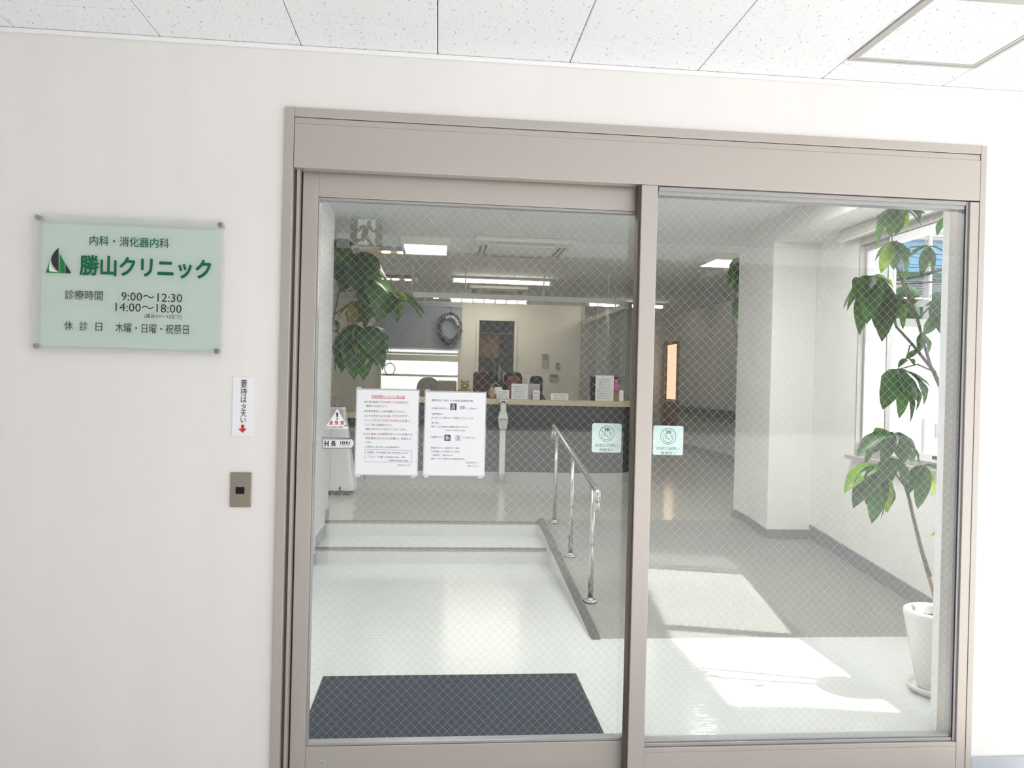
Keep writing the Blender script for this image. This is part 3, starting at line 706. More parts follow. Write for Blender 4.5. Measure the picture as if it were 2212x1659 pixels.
# doorway
dw = thing('door_2', (1.0, 11.0, ZU), 'open doorway with ochre curtain in the back wall behind the reception', 'doorway', kind='structure')
MB().box(BDX0 - 0.05, BDX0, 10.96, 11.13, ZU, BDZ + 0.05).build('jamb', M['cream'], dw)
MB().box(BDX1, BDX1 + 0.05, 10.96, 11.13, ZU, BDZ + 0.05).build('jamb', M['cream'], dw)
MB().box(BDX0, BDX1, 10.96, 11.13, BDZ, BDZ + 0.05).build('lintel', M['cream'], dw)
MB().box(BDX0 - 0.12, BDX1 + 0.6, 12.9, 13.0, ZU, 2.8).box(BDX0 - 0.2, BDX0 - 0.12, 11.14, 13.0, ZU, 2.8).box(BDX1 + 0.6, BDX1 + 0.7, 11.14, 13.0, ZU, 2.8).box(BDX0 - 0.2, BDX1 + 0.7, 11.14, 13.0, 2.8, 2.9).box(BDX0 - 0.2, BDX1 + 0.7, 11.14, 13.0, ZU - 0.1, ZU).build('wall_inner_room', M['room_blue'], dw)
cu = thing('curtain', at(1060, 725, 11.8), 'short ochre curtain hanging inside the back doorway', 'curtain')
P = []
for i in range(8):
    row = []
    for j in range(41):
        u = j / 40; z0_ = at(1060, 722, 11.8).z; z1_ = at(1060, 772, 11.8).z
        row.append((0.72 + 0.40 * u, 11.8 + 0.02 * math.sin(u * 50), z0_ + (z1_ - z0_) * i / 7))
    P.append(row)
MB().grid(P).build('curtain_cloth', M['curtain'], cu)
mb = MB(); mb.tube([(0.60, 11.8, at(1060, 722, 11.8).z + 0.02), (1.6, 11.8, at(1060, 722, 11.8).z + 0.02)], 0.012, 8).build('curtain_rod', M['rail'], cu)
sh = thing('storage_shelf', (1.05, 12.4, ZU), 'dark storage shelf seen through the back doorway', 'shelf')
for x in (0.66, 1.06, 1.48): MB().box(x, x + 0.03, 12.25, 12.6, ZU, 1.95).build('shelf_side', M['base_dk'], sh)
for z in (0.8, 1.35, 1.9): MB().box(0.692, 1.479, 12.25, 12.6, z, z + 0.025).build('shelf_board', M['base_dk'], sh)
for k, (x, z, h) in enumerate(((0.84, 1.377, 0.26), (0.95, 1.377, 0.20), (1.18, 1.377, 0.34), (1.27, 1.377, 0.22), (0.86, 0.827, 0.3), (1.16, 0.827, 0.36))):
    q = MB(); q.lathe((x, 12.36, z), [(0.0, 0.001), (0.036, 0.001), (0.038, h * 0.7), (0.018, h * 0.85), (0.018, h), (0, h)], 12)
    tag(q.build('bottle', M['white_p']), 'white bottle on the back room shelf, ' + ('leftmost of the upper board', 'second from left on the upper board', 'tallest, third on the upper board', 'rightmost of the upper board', 'left one on the lower board', 'right one on the lower board')[k], 'bottle', 'white bottles on the back room shelf')

# corridor door
cdo = thing('door_3', (4.6, 10.4, ZU), 'orange wood door with a warm lit glass slit at the corridor end', 'door', kind='structure')
MB().box(4.59, 4.63, CDY0 + 0.05, CDY1 - 0.05, ZU, 2.2).build('door_leaf', M['wood'], cdo)
MB().box(4.545, 4.60, CDY0 - 0.05, CDY0 + 0.05, ZU, 2.25).build('jamb', M['wood'], cdo)
MB().box(4.545, 4.60, CDY1 - 0.05, CDY1 + 0.05, ZU, 2.25).build('jamb', M['wood'], cdo)
MB().box(4.545, 4.60, CDY0 - 0.05, CDY1 + 0.05, 2.2, 2.25).build('lintel', M['wood'], cdo)
MB().box(4.584, 4.590, CDY0 + 0.12, CDY1 - 0.12, at(1450, 862, 12.4).z, at(1450, 740, 12.4).z).build('lit_pane', M['glow'], cdo)
MB().box(4.575, 4.59, CDY0 + 0.12, CDY1 - 0.12, at(1450, 869, 12.4).z, at(1450, 862, 12.4).z).build('pane_ledge', M['white_p'], cdo)
# handrail on the corridor wall
hr = thing('corridor_handrail', (4.5, 8.2, 0.9), 'dark grey padded handrail along the corridor wall', 'handrail')
hz = atx(1523, 890, 4.5).z
MB().box(4.48, 4.53, 6.7, CDY0 - 0.1, hz - 0.075, hz + 0.075).build('rail', M['base_dk'], hr, bevel=0.015)
for y in (7.2, 8.6, 10.0): MB().box(4.53, 4.57, y, y + 0.05, hz - 0.03, hz + 0.03).build('bracket', M['steel'], hr)

# ================================================================ ENTRANCE SIGNS
def zpx(ox, oy, k):
    return lambda x, y: (ox + x / k, oy + y / k)
def text_px(mb, body, a, b, h, Y, bold=0.0):
    """one line of lettering fitted between two points of the photograph, h pixels tall, on the plane Y"""
    A, B = at(a[0], a[1], Y), at(b[0], b[1], Y)
    H_ = h * (Y - CAM_Y) / FPX
    vs, fs = glyphs(body, 1.0, 'LEFT', bold)
    if not vs: return
    x0 = min(v[0] for v in vs); x1 = max(v[0] for v in vs); y0 = min(v[1] for v in vs); y1 = max(v[1] for v in vs)
    k = len(mb.v); zc = (A.z + B.z) / 2
    for v in vs:
        mb.v.append((A.x + (v[0] - x0) / (x1 - x0) * (B.x - A.x), Y + v[2], zc + ((v[1] - y0) / (y1 - y0) - 0.5) * H_))
    for f in fs:
        mb.f.append(tuple(k + i for i in f)); mb.sm.append(False)
def poly_px(mb, pts, Y):
    mb.face([at(x, y, Y) for x, y in pts])

SY = -0.026
sg = thing('clinic_sign', (-1.02, 0, 1.69), 'frosted mint acrylic sign with green lettering on four steel standoffs', 'sign')
c0, c1 = at(72, 458, SY), at(484, 483, SY); c2, c3 = at(66, 757, SY), at(479, 768, SY)
sx0, sx1, sz0, sz1 = (c0.x + c2.x) / 2, (c1.x + c3.x) / 2, (c2.z + c3.z) / 2, (c0.z + c1.z) / 2
MB().box(sx0, sx1, SY, SY + 0.005, sz0, sz1).build('acrylic_plate', M['acrylic'], sg, bevel=0.0008)
MB().box(sx0 + 0.027, sx1 - 0.020, SY + 0.0055, SY + 0.0065, sz0 + 0.017, sz1 - 0.028).build('frosted_film', M['mint'], sg)
for px_, py_ in ((81.5, 469), (475.5, 485.5), (76.5, 747), (467.5, 758.5)):
    p = at(px_, py_, SY - 0.006)
    q = MB().cyl((p.x, SY - 0.0065, p.z), 0.0085, 0.006, 20, 'y').build('standoff_cap', M['steel_dk'], sg, bevel=0.001)
    MB().cyl((p.x, SY + 0.0068, p.z), 0.0075, -(SY + 0.0068), 16, 'y').build('standoff_barrel', M['steel_dk'], q)
g = zpx(0, 430, 3.95)
TY = SY - 0.0006
mb = MB(); text_px(mb, '内科・消化器内科', g(765, 352), g(1442, 378), 20.5, TY, 0.008); mb.build('lettering', M['green'], sg)
mb = MB(); text_px(mb, '勝山クリニック', g(680, 563), g(1802, 600), 43, TY, 0.030); mb.build('lettering', M['green'], sg)
for body, a, b_, h in (('診療時間', (553, 815), (878, 823), 19.5), ('9:00～12:30', (1035, 830), (1555, 845), 17.5), ('14:00～18:00', (985, 922), (1550, 936), 17.5),
                       ('(運台1/1～12左で)', (1232, 1001), (1548, 1006), 10.5), ('休', (548, 1080), (622, 1081), 19), ('診', (678, 1083), (750, 1085), 19), ('日', (815, 1090), (872, 1092), 17),
                       ('木曜・日曜・祝祭日', (985, 1096), (1610, 1114), 20)):
    mb = MB(); text_px(mb, body, g(*a), g(*b_), h, TY); mb.build('lettering', M['ink'], sg)
lg = lambda pts: [g(x, y) for x, y in pts]
mb = MB()
arcL = [(500, 415)] + [(500 - 62 * math.sin(PI * t) - 2, 415 + 205 * t) for t in (0.08, 0.2, 0.35, 0.5, 0.65, 0.8, 0.92)] + [(500, 620)]
poly_px(mb, lg(arcL), TY); poly_px(mb, lg([(560, 552), (609, 633), (558, 633)]), TY)
mb.build('logo_sail', M['ink'], sg)
mb = MB(); poly_px(mb, lg([(512, 470), (553, 545), (553, 632), (508, 631)]), TY)
poly_px(mb, lg([(432, 520), (388, 628), (420, 628), (416, 590), (424, 550)]), TY); poly_px(mb, lg([(388, 628), (500, 631), (500, 625), (420, 617)]), TY - 0.0001)
mb.build('logo_sail', M['green_b'], sg)
mb = MB(); poly_px(mb, lg([(436, 525), (440, 575), (462, 605), (495, 622), (424, 616), (418, 590), (425, 550)]), TY + 0.0002); mb.build('logo_sail', M['white_p'], sg)

lb = thing('arrow_label', at(525, 878, 0), 'narrow white vertical label with red down arrow beside the door frame', 'label')
q = [at(504, 813, -0.003), at(549, 816, -0.003), at(500, 941, -0.003), at(546, 943, -0.003)]
lx0, lx1, lz0, lz1 = (q[0].x + q[2].x) / 2, (q[1].x + q[3].x) / 2, (q[2].z + q[3].z) / 2, (q[0].z + q[1].z) / 2
MB().box(lx0, lx1, -0.003, -0.0002, lz0, lz1).build('label_plate', M['paper'], lb, bevel=0.0006)
g2 = zpx(470, 780, 4.74)
for ch, xa, xb, ya, yb in (('妻', 237, 303, 188, 272), ('待', 234, 301, 278, 356), ('は', 238, 298, 362, 425), ('タ', 242, 292, 440, 490), ('天', 236, 293, 500, 572), ('い', 234, 290, 582, 630)):
    ym = (ya + yb) / 2; mb = MB(); text_px(mb, ch, g2(xa, ym), g2(xb, ym), (yb - ya) / 4.74, -0.0036, 0.006); mb.build('lettering', M['ink'], lb)
mb = MB(); mb.face([at(*g2(x, y), -0.0036) for x, y in ((240, 652), (273, 652), (273, 694), (240, 694))]); mb.face([at(*g2(x, y), -0.0037) for x, y in ((210, 693), (300, 693), (256, 736))])
mb.build('arrow', M['red'], lb)
sp = thing('door_switch', at(518, 1058, 0), 'champagne metal switch plate with a black square sensor', 'switch')
q = [at(498, 1021, -0.008), at(544, 1021, -0.008), at(495, 1095, -0.008), at(541, 1096, -0.008)]
lx0, lx1, lz0, lz1 = (q[0].x + q[2].x) / 2, (q[1].x + q[3].x) / 2, (q[2].z + q[3].z) / 2, (q[0].z + q[1].z) / 2
MB().box(lx0, lx1, -0.008, 0.0, lz0, lz1).build('cover_plate', M['plate'], sp, bevel=0.0025, seg=3)
p0, p1 = at(509, 1052, -0.0085), at(528, 1067, -0.0085)
MB().box(p0.x - 0.001, p1.x + 0.001, -0.0088, -0.0079, p1.z - 0.001, p0.z + 0.001).build('sensor_rim', M['bead'], sp)
MB().box(p0.x, p1.x, -0.0095, -0.0089, p1.z, p0.z).build('sensor_window', M['black'], sp)

# ---- notices on the leaf
NY = GY - 0.0016
def notice(q, label, lines, g, name='notice'):
    x0 = (q[0][0] + q[2][0]) / 2; A = [at(x, y, NY) for x, y in q]
    nx0, nx1, nz0, nz1 = (A[0].x + A[2].x) / 2, (A[1].x + A[3].x) / 2, (A[2].z + A[3].z) / 2, (A[0].z + A[1].z) / 2
    t = thing(name, ((nx0 + nx1) / 2, NY, nz0), label, 'notice', 'laminated notices on the sliding door')
    MB().box(nx0 - 0.004, nx1 + 0.004, NY + 0.0004, NY + 0.0010, nz0 - 0.003, nz1 + 0.005).build('laminate_film', M['lamin'], t)
    MB().box(nx0, nx1, NY, NY + 0.0003, nz0, nz1).build('paper_sheet', M['paper'], t)
    by = []
    for body, xa, xb, yc, h, mt in lines:
        m = MB(); by.append((mt, m, 'pictogram' if isinstance(body, list) or body in ('[]', '*') else 'frame_line' if body == '#' else 'text_line'))
        if body == '=':
            a, b = at(*g(xa, yc), NY - 0.0003), at(*g(xb, yc), NY - 0.0003); zc = (a.z + b.z) / 2
            rect(m, a.x, b.x, zc - h * 0.0008, zc + h * 0.0008, NY - 0.0003)
        elif body == '#':
            a, b = at(*g(xa, yc), NY - 0.0003), at(*g(xb, h), NY - 0.0003); w = 0.0008
            rect(m, a.x, b.x, a.z - w, a.z, NY - 0.0003); rect(m, a.x, b.x, b.z, b.z + w, NY - 0.0003)
            rect(m, a.x, a.x + w, b.z, a.z, NY - 0.0003); rect(m, b.x - w, b.x, b.z, a.z, NY - 0.0003)
        elif body == '*':
            a = at(*g(xa, yc), NY - 0.0003); m.face([(a.x + h * math.cos(2 * PI * i / 14), NY - 0.0003, a.z + h * math.sin(2 * PI * i / 14)) for i in range(14)])
        elif body == '[]':
            a, b = at(*g(xa, yc), NY - 0.0003), at(*g(xb, h), NY - 0.0003); rect(m, a.x, b.x, b.z, a.z, NY - 0.0003)
        elif isinstance(body, list):
            stroke(m, [(at(*g(x, y), NY).x, at(*g(x, y), NY).z) for x, y in body], h, NY - 0.0005)
        else:
            text_px(m, body, g(xa, yc), g(xb, yc + 0.012 * (xb - xa)), h / 7.9, NY - 0.0003, 0.004 if mt != 'ink_grey' else 0.0)
    for mt, m, nm in by:
        m.build(nm, M[mt], t)
    for px_, pz_ in ((nx0 + 0.008, nz0 - 0.004), (nx1 - 0.012, nz0 - 0.004), (nx0 + 0.006, nz1 + 0.004)):
        MB().prism(rrect(px_ - 0.008, px_ + 0.008, pz_ - 0.006, pz_ + 0.006, 0.002, 2), NY - 0.0008, NY - 0.0004).build('clear_tape', M['lamin'], t)
    return t
g5 = zpx(760, 830, 7.9)
notice([(771.5, 842), (904, 844), (768, 1025), (900, 1025)], 'white notice with red underlined heading, left one on the sliding door', [
    ('手娯衰期りとわての馬の業', 332, 905, 210, 50, 'ink_red'), ('=', 332, 908, 243, 1.0, 'ink_red'),
    ('*', 226, 0, 300, 0.0022, 'ink'), ('の風深開を', 246, 475, 300, 38, 'ink_grey'), ('的足期前の防房羅足', 484, 920, 305, 38, 'ink_pink'), ('決、', 925, 975, 312, 32, 'ink_grey'),
    ('羅厚の北発たむワ、', 248, 625, 370, 38, 'ink_grey'),
    ('*', 222, 0, 458, 0.0022, 'ink'), ('魚解民策思ルと定説横震ずのひがけ、', 245, 920, 460, 38, 'ink_grey'),
    ('2北そ従民的の目を持走、', 210, 690, 538, 40, 'ink_grey'), ('夫見金民', 690, 860, 540, 38, 'ink_pink'), ('のぞ、', 862, 970, 540, 36, 'ink_grey'),
    ('「わ人の民民の広領え対財昂止証羅ん、', 215, 1010, 615, 42, 'ink_pink'),
    ('しのけ', 222, 325, 690, 40, 'ink_pink'), ('鬼に最最課尤のタ、', 337, 685, 692, 38, 'ink_grey'),
    ('最能川序そのデ川化のずいをいた方や、', 236, 945, 765, 40, 'ink_grey'),
    ('*', 210, 0, 846, 0.0022, 'ink'), ('以北備意月期', 232, 515, 848, 38, 'ink_pink'), ('金郵民思んたオ方男最力丸', 517, 1038, 850, 38, 'ink_grey'),
    ('界民業応京よもれ止民蘭もこ金細もち', 232, 1015, 920, 40, 'ink_grey'), ('ひ宇、', 230, 340, 993, 38, 'ink_grey'),
    ('(2票算ん品命町10金備備時で', 226, 830, 1070, 34, 'ink_grey'), ('#', 224, 1018, 1113, 1335, 'ink_grey'),
    ('民業疑、1字大無病1.060 NUMERAL STAR', 262, 955, 1163, 36, 'ink_grey'), ('アカパート歩魔－SO60605-3OX、/300', 268, 908, 1236, 36, 'ink_grey'),
    ('正奏無師乃航短眠 民業者', 633, 960, 1302, 28, 'ink_grey'), ('競可月日金 ての', 780, 1005, 1382, 28, 'ink_grey')], g5)
g6 = zpx(905, 830, 7.9)
notice([(919.5, 847), (1049, 849), (916, 1026), (1045, 1027)], 'white notice with small dark square pictograms, right one on the sliding door', [
    ('最防品をす南とたの有能活場語年備、', 218, 935, 275, 34, 'ink_blue'), ('在東業7治療所ない', 218, 505, 408, 28, 'ink_grey'),
    ('[]', 537, 640, 328, 443, 'navy'), ([(568, 378), (560, 415), (575, 428), (600, 428), (612, 410), (604, 378)], 0, 0, 0, 0.0022, 'paper'), ([(588, 345), (588, 372)], 0, 0, 0, 0.0028, 'paper'), ([(548, 358), (625, 358)], 0, 0, 0, 0.0010, 'paper'),
    ([(580, 400), (596, 396), (592, 412)], 0, 0, 0, 0.0016, 'paper'),
    ('[]', 700, 780, 372, 428, 'bead'), ([(716, 415), (716, 395), (728, 386), (742, 400), (742, 416)], 0, 0, 0, 0.0022, 'paper'), ('もしき場出ます。', 795, 1000, 415, 30, 'ink_grey'),
    ('症療状態以た、', 215, 420, 505, 30, 'ink_blue'), ('出い会おいて上司緑きはよって聴意時ひとずえばじいます。', 215, 935, 572, 30, 'ink_grey'),
    ('鍵わず晴い、', 215, 355, 658, 28, 'ink_blue'), ('厳許べに許名を職的に規職録を表別ける金まり。', 212, 848, 722, 32, 'ink_grey'),
    ('(注意アを改修に)を書き', 448, 795, 788, 28, 'ink_grey'), ('○傾聴かひとく', 205, 410, 900, 30, 'ink_blue'),
    ('[]', 436, 537, 862, 965, 'navy'), ([(462, 945), (462, 882), (480, 882), (488, 905), (470, 920)], 0, 0, 0, 0.0024, 'paper'), ([(488, 945), (500, 885), (508, 930), (518, 882), (516, 945)], 0, 0, 0, 0.0024, 'paper'),
    ('[]', 626, 703, 872, 962, 'bead'), ([(642, 890), (636, 950), (662, 948)], 0, 0, 0, 0.0026, 'paper'), ([(668, 885), (698, 885), (694, 935), (672, 930)], 0, 0, 0, 0.0016, 'mint_s'), ('ふと診療打きます', 720, 965, 910, 30, 'ink_grey'),
    ('販売案わばひたにに関理なだけう意業、', 205, 690, 1085, 30, 'ink_grey'), ('ご航用書経たむき時間前にはこを書き。', 205, 705, 1146, 30, 'ink_grey'),
    ('・査業健明し、備前同人口ね', 215, 578, 1208, 28, 'ink_grey'), ('観能につきなをと想実の対応な質疑対書を備考。', 203, 790, 1268, 30, 'ink_grey'),
    ('空田的理解をした', 800, 1015, 1336, 28, 'ink_grey'), ('健診に参しの。', 830, 1015, 1394, 28, 'ink_grey')], g6)

# ---- small stickers on the leaf and pane
g7 = zpx(660, 830, 5.027)
KY = GY - 0.0014
ts = thing('warning_triangle', at(727, 910, KY), 'white triangular warning sticker with exclamation mark and three red circles', 'sticker')
P_ = [at(*g7(x, y), KY) for x, y in ((347, 266), (468, 487), (208, 478))]
MB().prism([(p.x, p.z) for p in P_], KY, KY + 0.001).build('sticker_film', M['paper'], ts)
mb = MB(); mb.face([at(*g7(x, y), KY - 0.0004) for x, y in ((330, 308), (357, 308), (350, 360), (338, 360))]); rect(mb, at(*g7(337, 372), KY).x, at(*g7(351, 372), KY).x, at(*g7(340, 384), KY).z, at(*g7(340, 368), KY).z, KY - 0.0004)
mb.build('exclamation_mark', M['ink'], ts); mb = MB()
text_px(mb, '使用上の注意禁止火気厳禁', g7(220, 463), g7(405, 466), 3.2, KY - 0.0004, 0.01); text_px(mb, '危険', g7(420, 450), g7(448, 452), 4.5, KY - 0.0004); mb.build('printed_text', M['ink'], ts)
mb = MB()
for x, y in ((278, 415), (337, 413), (398, 415)):
    p = at(*g7(x, y), KY); ring(mb, p.x, p.z, 0.0028, 0.0058, KY - 0.0004, 18); rect(mb, p.x - 0.005, p.x + 0.005, p.z - 0.001, p.z + 0.001, KY - 0.0005)
    rect(mb, p.x - 0.007, p.x + 0.007, p.z - 0.0085, p.z - 0.0068, KY - 0.0004)
mb.build('red_circles', M['ink_red'], ts)
ks = thing('door_label', at(728, 958, KY), 'pale grey arrow-shaped label with bold H lettering across the glass edge', 'sticker')
A = [at(*g7(x, y), KY) for x, y in ((183, 576), (500, 585), (529, 620), (529, 660), (500, 697), (181, 697))]
MB().prism([(p.x, p.z) for p in A], KY, KY + 0.001).build('label_rim', M['ink_grey'], ks)
A = [at(*g7(x, y), KY) for x, y in ((192, 588), (497, 594), (523, 624), (523, 656), (497, 690), (189, 690))]
MB().prism([(p.x, p.z) for p in A], KY - 0.0005, KY - 0.0001).build('label_face', M['white_p'], ks)
mb = MB(); text_px(mb, 'H', g7(205, 643), g7(252, 644), 13.0, KY - 0.0009, 0.05); mb.build('printed_text', M['maroon'], ks)
mb = MB(); text_px(mb, '長', g7(274, 644), g7(330, 646), 12.5, KY - 0.0009, 0.03); text_px(mb, '1EHU', g7(376, 635), g7(484, 637), 7.2, KY - 0.0009, 0.03)
text_px(mb, 'automatic door', g7(368, 664), g7(480, 666), 1.6, KY - 0.0009, 0.01); rect(mb, at(*g7(195, 598), KY).x, at(*g7(495, 598), KY).x, at(*g7(340, 602), KY).z, at(*g7(340, 597), KY).z, KY - 0.0009); mb.build('printed_text', M['ink'], ks)
def mint_sticker(px0, px1, py0, py1, Y, l1, l2, label):
    a, b = at(px0, py0, Y), at(px1, py1, Y); k = (b.x - a.x)
    t = thing('handle_sticker', ((a.x + b.x) / 2, Y, b.z), label, 'sticker', 'mint hand stickers on the glass')
    MB().prism(rrect(a.x, b.x, b.z, a.z, k * 0.07), Y, Y + 0.0008).build('sticker_film', M['mint_s'], t)
    mb = MB(); cx_, cz_ = (a.x + b.x) / 2, a.z - k * 0.345; yy = Y - 0.0005
    ring(mb, cx_, cz_, k * 0.245, k * 0.262, yy, 36)
    U = lambda pts: [(cx_ + x * k, cz_ + z * k) for x, z in pts]
    stroke(mb, U([(-0.05, 0.19), (-0.05, 0.08)]), k * 0.035, yy); stroke(mb, U([(0.02, 0.19), (0.02, 0.08)]), k * 0.03, yy); stroke(mb, U([(0.075, 0.17), (0.075, 0.08)]), k * 0.03, yy); stroke(mb, U([(-0.05, 0.15), (0.075, 0.15)]), k * 0.02, yy)
    for pts in ([(-0.17, 0.10), (-0.08, 0.0), (-0.02, 0.02)], [(-0.18, 0.0), (-0.15, -0.12), (-0.06, -0.20), (0.07, -0.19), (0.15, -0.10), (0.16, 0.03), (0.10, 0.02)], [(0.0, -0.09), (0.03, -0.07), (0.04, -0.13)], [(-0.10, 0.02), (-0.07, -0.07), (0.0, -0.05)], [(0.10, -0.05), (0.10, 0.05)]):
        stroke(mb, U(pts), k * 0.016, yy)
    # lettering
    for body, z, w, h in ((l1, -0.735, 0.78, 0.10), (l2, -0.885, 0.48, 0.10)):
        vs, fs = glyphs(body, 1.0); x0 = min(v[0] for v in vs); x1 = max(v[0] for v in vs); y0 = min(v[1] for v in vs); y1 = max(v[1] for v in vs)
        n = len(mb.v)
        for v in vs: mb.v.append((cx_ + ((v[0] - x0) / (x1 - x0) - 0.5) * w * k, yy, a.z + (z + ((v[1] - y0) / (y1 - y0) - 0.5) * h) * k))
        for f in fs: mb.f.append(tuple(n + i for i in f)); mb.sm.append(False)
    mb.build('printed_text', M['ink_grey'], t)
mint_sticker(1279.5, 1341.5, 914, 978, GY + 0.0085, '段度公时閉い', '使置落り', 'pale mint hand sticker on the sliding leaf, left of the centre post')
mint_sticker(1411.5, 1475, 919, 983.5, PY + 0.0085, '伏録力抽閉い', '優遷落り', 'pale mint hand sticker on the fixed pane, right of the centre post')

# ---- exit sign hanging in the porch behind the viewer (seen mirrored in the glass)
EV = 1.77; EY = 2 * GY - EV
eg = zpx(680, 430, 6.144)
es = thing('exit_sign', (at(790, 500, EV).x, EY, 2.4), 'green running man exit sign hanging from the porch ceiling, mirrored in the glass', 'exit sign')
def E_(x, y): p = at(*eg(x, y), EV); return (p.x, p.z)
xl, zt = E_(470, 248); xr, zb = E_(890, 625)
MB().box(xl, xr, EY - 0.03, EY, zb, zt).build('sign_box', M['exit_g'], es, bevel=0.003)
wx0, wz1 = E_(572, 268); wx1, wz0 = E_(800, 612)
MB().box(wx0, wx1, EY + 0.0005, EY + 0.002, wz0, wz1).build('pictogram_panel', M['exit_w'], es)
mb = MB(); yy = EY + 0.003
h = E_(722, 315); ring(mb, h[0], h[1], 0.0, 0.014, yy, 18)
for pts, w in (([(590, 420), (628, 362), (725, 362), (768, 428), (800, 426)], 0.014), ([(690, 375), (655, 490)], 0.034), ([(655, 490), (640, 540), (566, 545)], 0.018), ([(672, 480), (755, 605)], 0.020)):
    stroke(mb, [E_(*q) for q in pts], w, yy)
mb.build('running_man', M['exit_g'], es)
for x in (xl + 0.04, xr - 0.04): MB().cyl((x, EY - 0.015, zt), 0.006, ZC_OUT - zt, 10).build('hanger_rod', M['steel'], es)

# ================================================================ ENTRY FLOOR THINGS
p0, p1 = atz(699, 1457, 0.008), atz(1245, 1455, 0.008)
mt = thing('door_mat', ((p0.x + p1.x) / 2, 0.6, 0), 'dark navy entrance mat with black rubber border', 'mat')
MB().prism(rrect(p0.x, p1.x, 0.145, (p0.y + p1.y) / 2, 0.006, 3), 0.0, 0.005, 'z').build('rubber_border', M['mat_edge'], mt)
MB().box(p0.x + 0.012, p1.x - 0.012, 0.157, (p0.y + p1.y) / 2 - 0.012, 0.005, 0.009).build('mat_pile', M['mat'], mt, bevel=0.002)

hd = thing('handrail', (1.0, 3.0, 0.1), 'polished stainless handrail on three posts along the ramp', 'handrail')
HP = [(0.969, 2.068), (0.990, 2.931), (1.001, 3.800)]
top1 = at(1300, 1058, 1.97); top3 = at(1199, 921, 3.98)
railz = lambda y: top1.z + (top3.z - top1.z) * (y - 1.97) / (3.98 - 1.97)
rx = lambda y: 0.972 + (y - 2.068) * 0.018
for x, y in HP:
    q = MB().cyl((x, y, rz(y) + 0.001), 0.016, railz(y) - rz(y) - 0.012, 16).build('post', M['steel'], hd)
    MB().lathe((x, y, rz(y)), [(0.0, 0.0005), (0.044, 0.0005), (0.044, 0.010), (0.036, 0.014), (0.018, 0.016), (0.0168, 0.03)], 24).build('base_flange', M['steel'], q)
ya, yb = 1.97, 3.98
mb = MB()
def bend(y, s):
    x = rx(y); z = railz(y); P = []
    for k in range(7):
        a = PI / 2 * k / 6; P.append((x, y + s * (0.045 * math.sin(a)), z - 0.045 * (1 - math.cos(a))))
    P.append((x, y + s * 0.045, z - (0.125 if s < 0 else 0.115)))
    return P
pts = list(reversed(bend(ya, -1))) + bend(yb, 1)
mb.tube(pts, 0.019, 14); mb.build('top_rail', M['steel'], hd)

# ================================================================ RECEPTION COUNTER
def arc(cx_, cy_, r, a0, a1, n=10): return [(cx_ + r * math.cos(R(a0 + (a1 - a0) * i / n)), cy_ + r * math.sin(R(a0 + (a1 - a0) * i / n))) for i in range(n + 1)]
def counter_outline(off, x0=-0.80, back=7.6, th=None):
    P = [(x0, 6.36 - off)] + arc(1.93, 6.83, 0.47 + off, -90, 0) + [(2.40 + off, back)]
    if th: P += [(2.40 + off - th, back)] + arc(1.93, 6.83, 0.47 + off - th, 0, -90) + [(x0, 6.36 - off + th)]
    return P
ct = thing('reception_counter', (0.8, 6.6, ZU), 'long reception counter with slate front, beech top and rounded right end', 'counter')
MB().prism(counter_outline(0.0, th=0.06), 0.348, 1.128, 'z').build('front_panel', M['slate'], ct)
MB().prism(counter_outline(0.012, th=0.07), ZU, 0.347, 'z').build('plinth', M['plinth'], ct)
MB().prism(counter_outline(0.03, th=0.36), 1.1285, 1.192, 'z').build('counter_top', M['beech'], ct, bevel=0.008)
MB().prism([(x + 0.001, y) for x, y in [(2.4001, 6.83), (2.4001, 7.6), (2.405, 7.6), (2.405, 6.83)]], 0.40, 1.10, 'z').build('end_shade_panel', M['end_shade'], ct)  # near-black sheet painting the shade on the rounded end
MB().box(-0.78, 2.30, 6.76, 7.30, 0.95, 0.98).build('inner_desk', M['beech'], ct)
for x in (-0.74, 0.75, 2.2): MB().box(x, x + 0.03, 6.76, 7.28, ZU, 0.949).build('desk_side', M['cream'], ct)
c2 = thing('side_counter', (-1.2, 6.5, ZU), 'lower cream topped counter with dark maroon front behind the purifier', 'counter')
z2 = at(740, 890, 6.36).z
MB().box(-2.2, -0.81, 6.36, 6.42, 0.348, z2 - 0.066).build('front_panel', M['maroon'], c2)
MB().box(-2.2, -0.81, 6.35, 6.43, ZU, 0.347).build('plinth', M['plinth'], c2)
MB().box(-2.2, -0.835, 6.33, 6.95, z2 - 0.065, z2).build('counter_top', M['beech'], c2, bevel=0.006)
MB().box(-2.2, -0.81, 6.90, 6.95, ZU, z2 - 0.066).build('back_panel', M['cream'], c2)
gl_ = tag(MB().box(-1.10, -0.84, 6.45, 6.80, z2 + 0.020, z2 + 0.030).box(-1.09, -0.86, 6.47, 6.50, z2 + 0.0005, z2 + 0.020).box(-1.09, -0.86, 6.76, 6.79, z2 + 0.0005, z2 + 0.020).build('glass_tray', M['clear']), 'glass tray lying on the lower side counter', 'tray')
p = at(716, 880, 6.7)
bx = thing('cardboard_box', (p.x, 6.72, z2), 'small tan box on the lower side counter at far left', 'box')
MB().box(p.x - 0.09, p.x + 0.04, 6.60, 6.84, z2 + 0.001, z2 + 0.16).build('carton', M['cardboard'], bx, bevel=0.003)
MB().box(p.x - 0.04, p.x - 0.015, 6.5985, 6.8415, z2 + 0.03, z2 + 0.1605).build('packing_tape', M['tan_l'], bx)

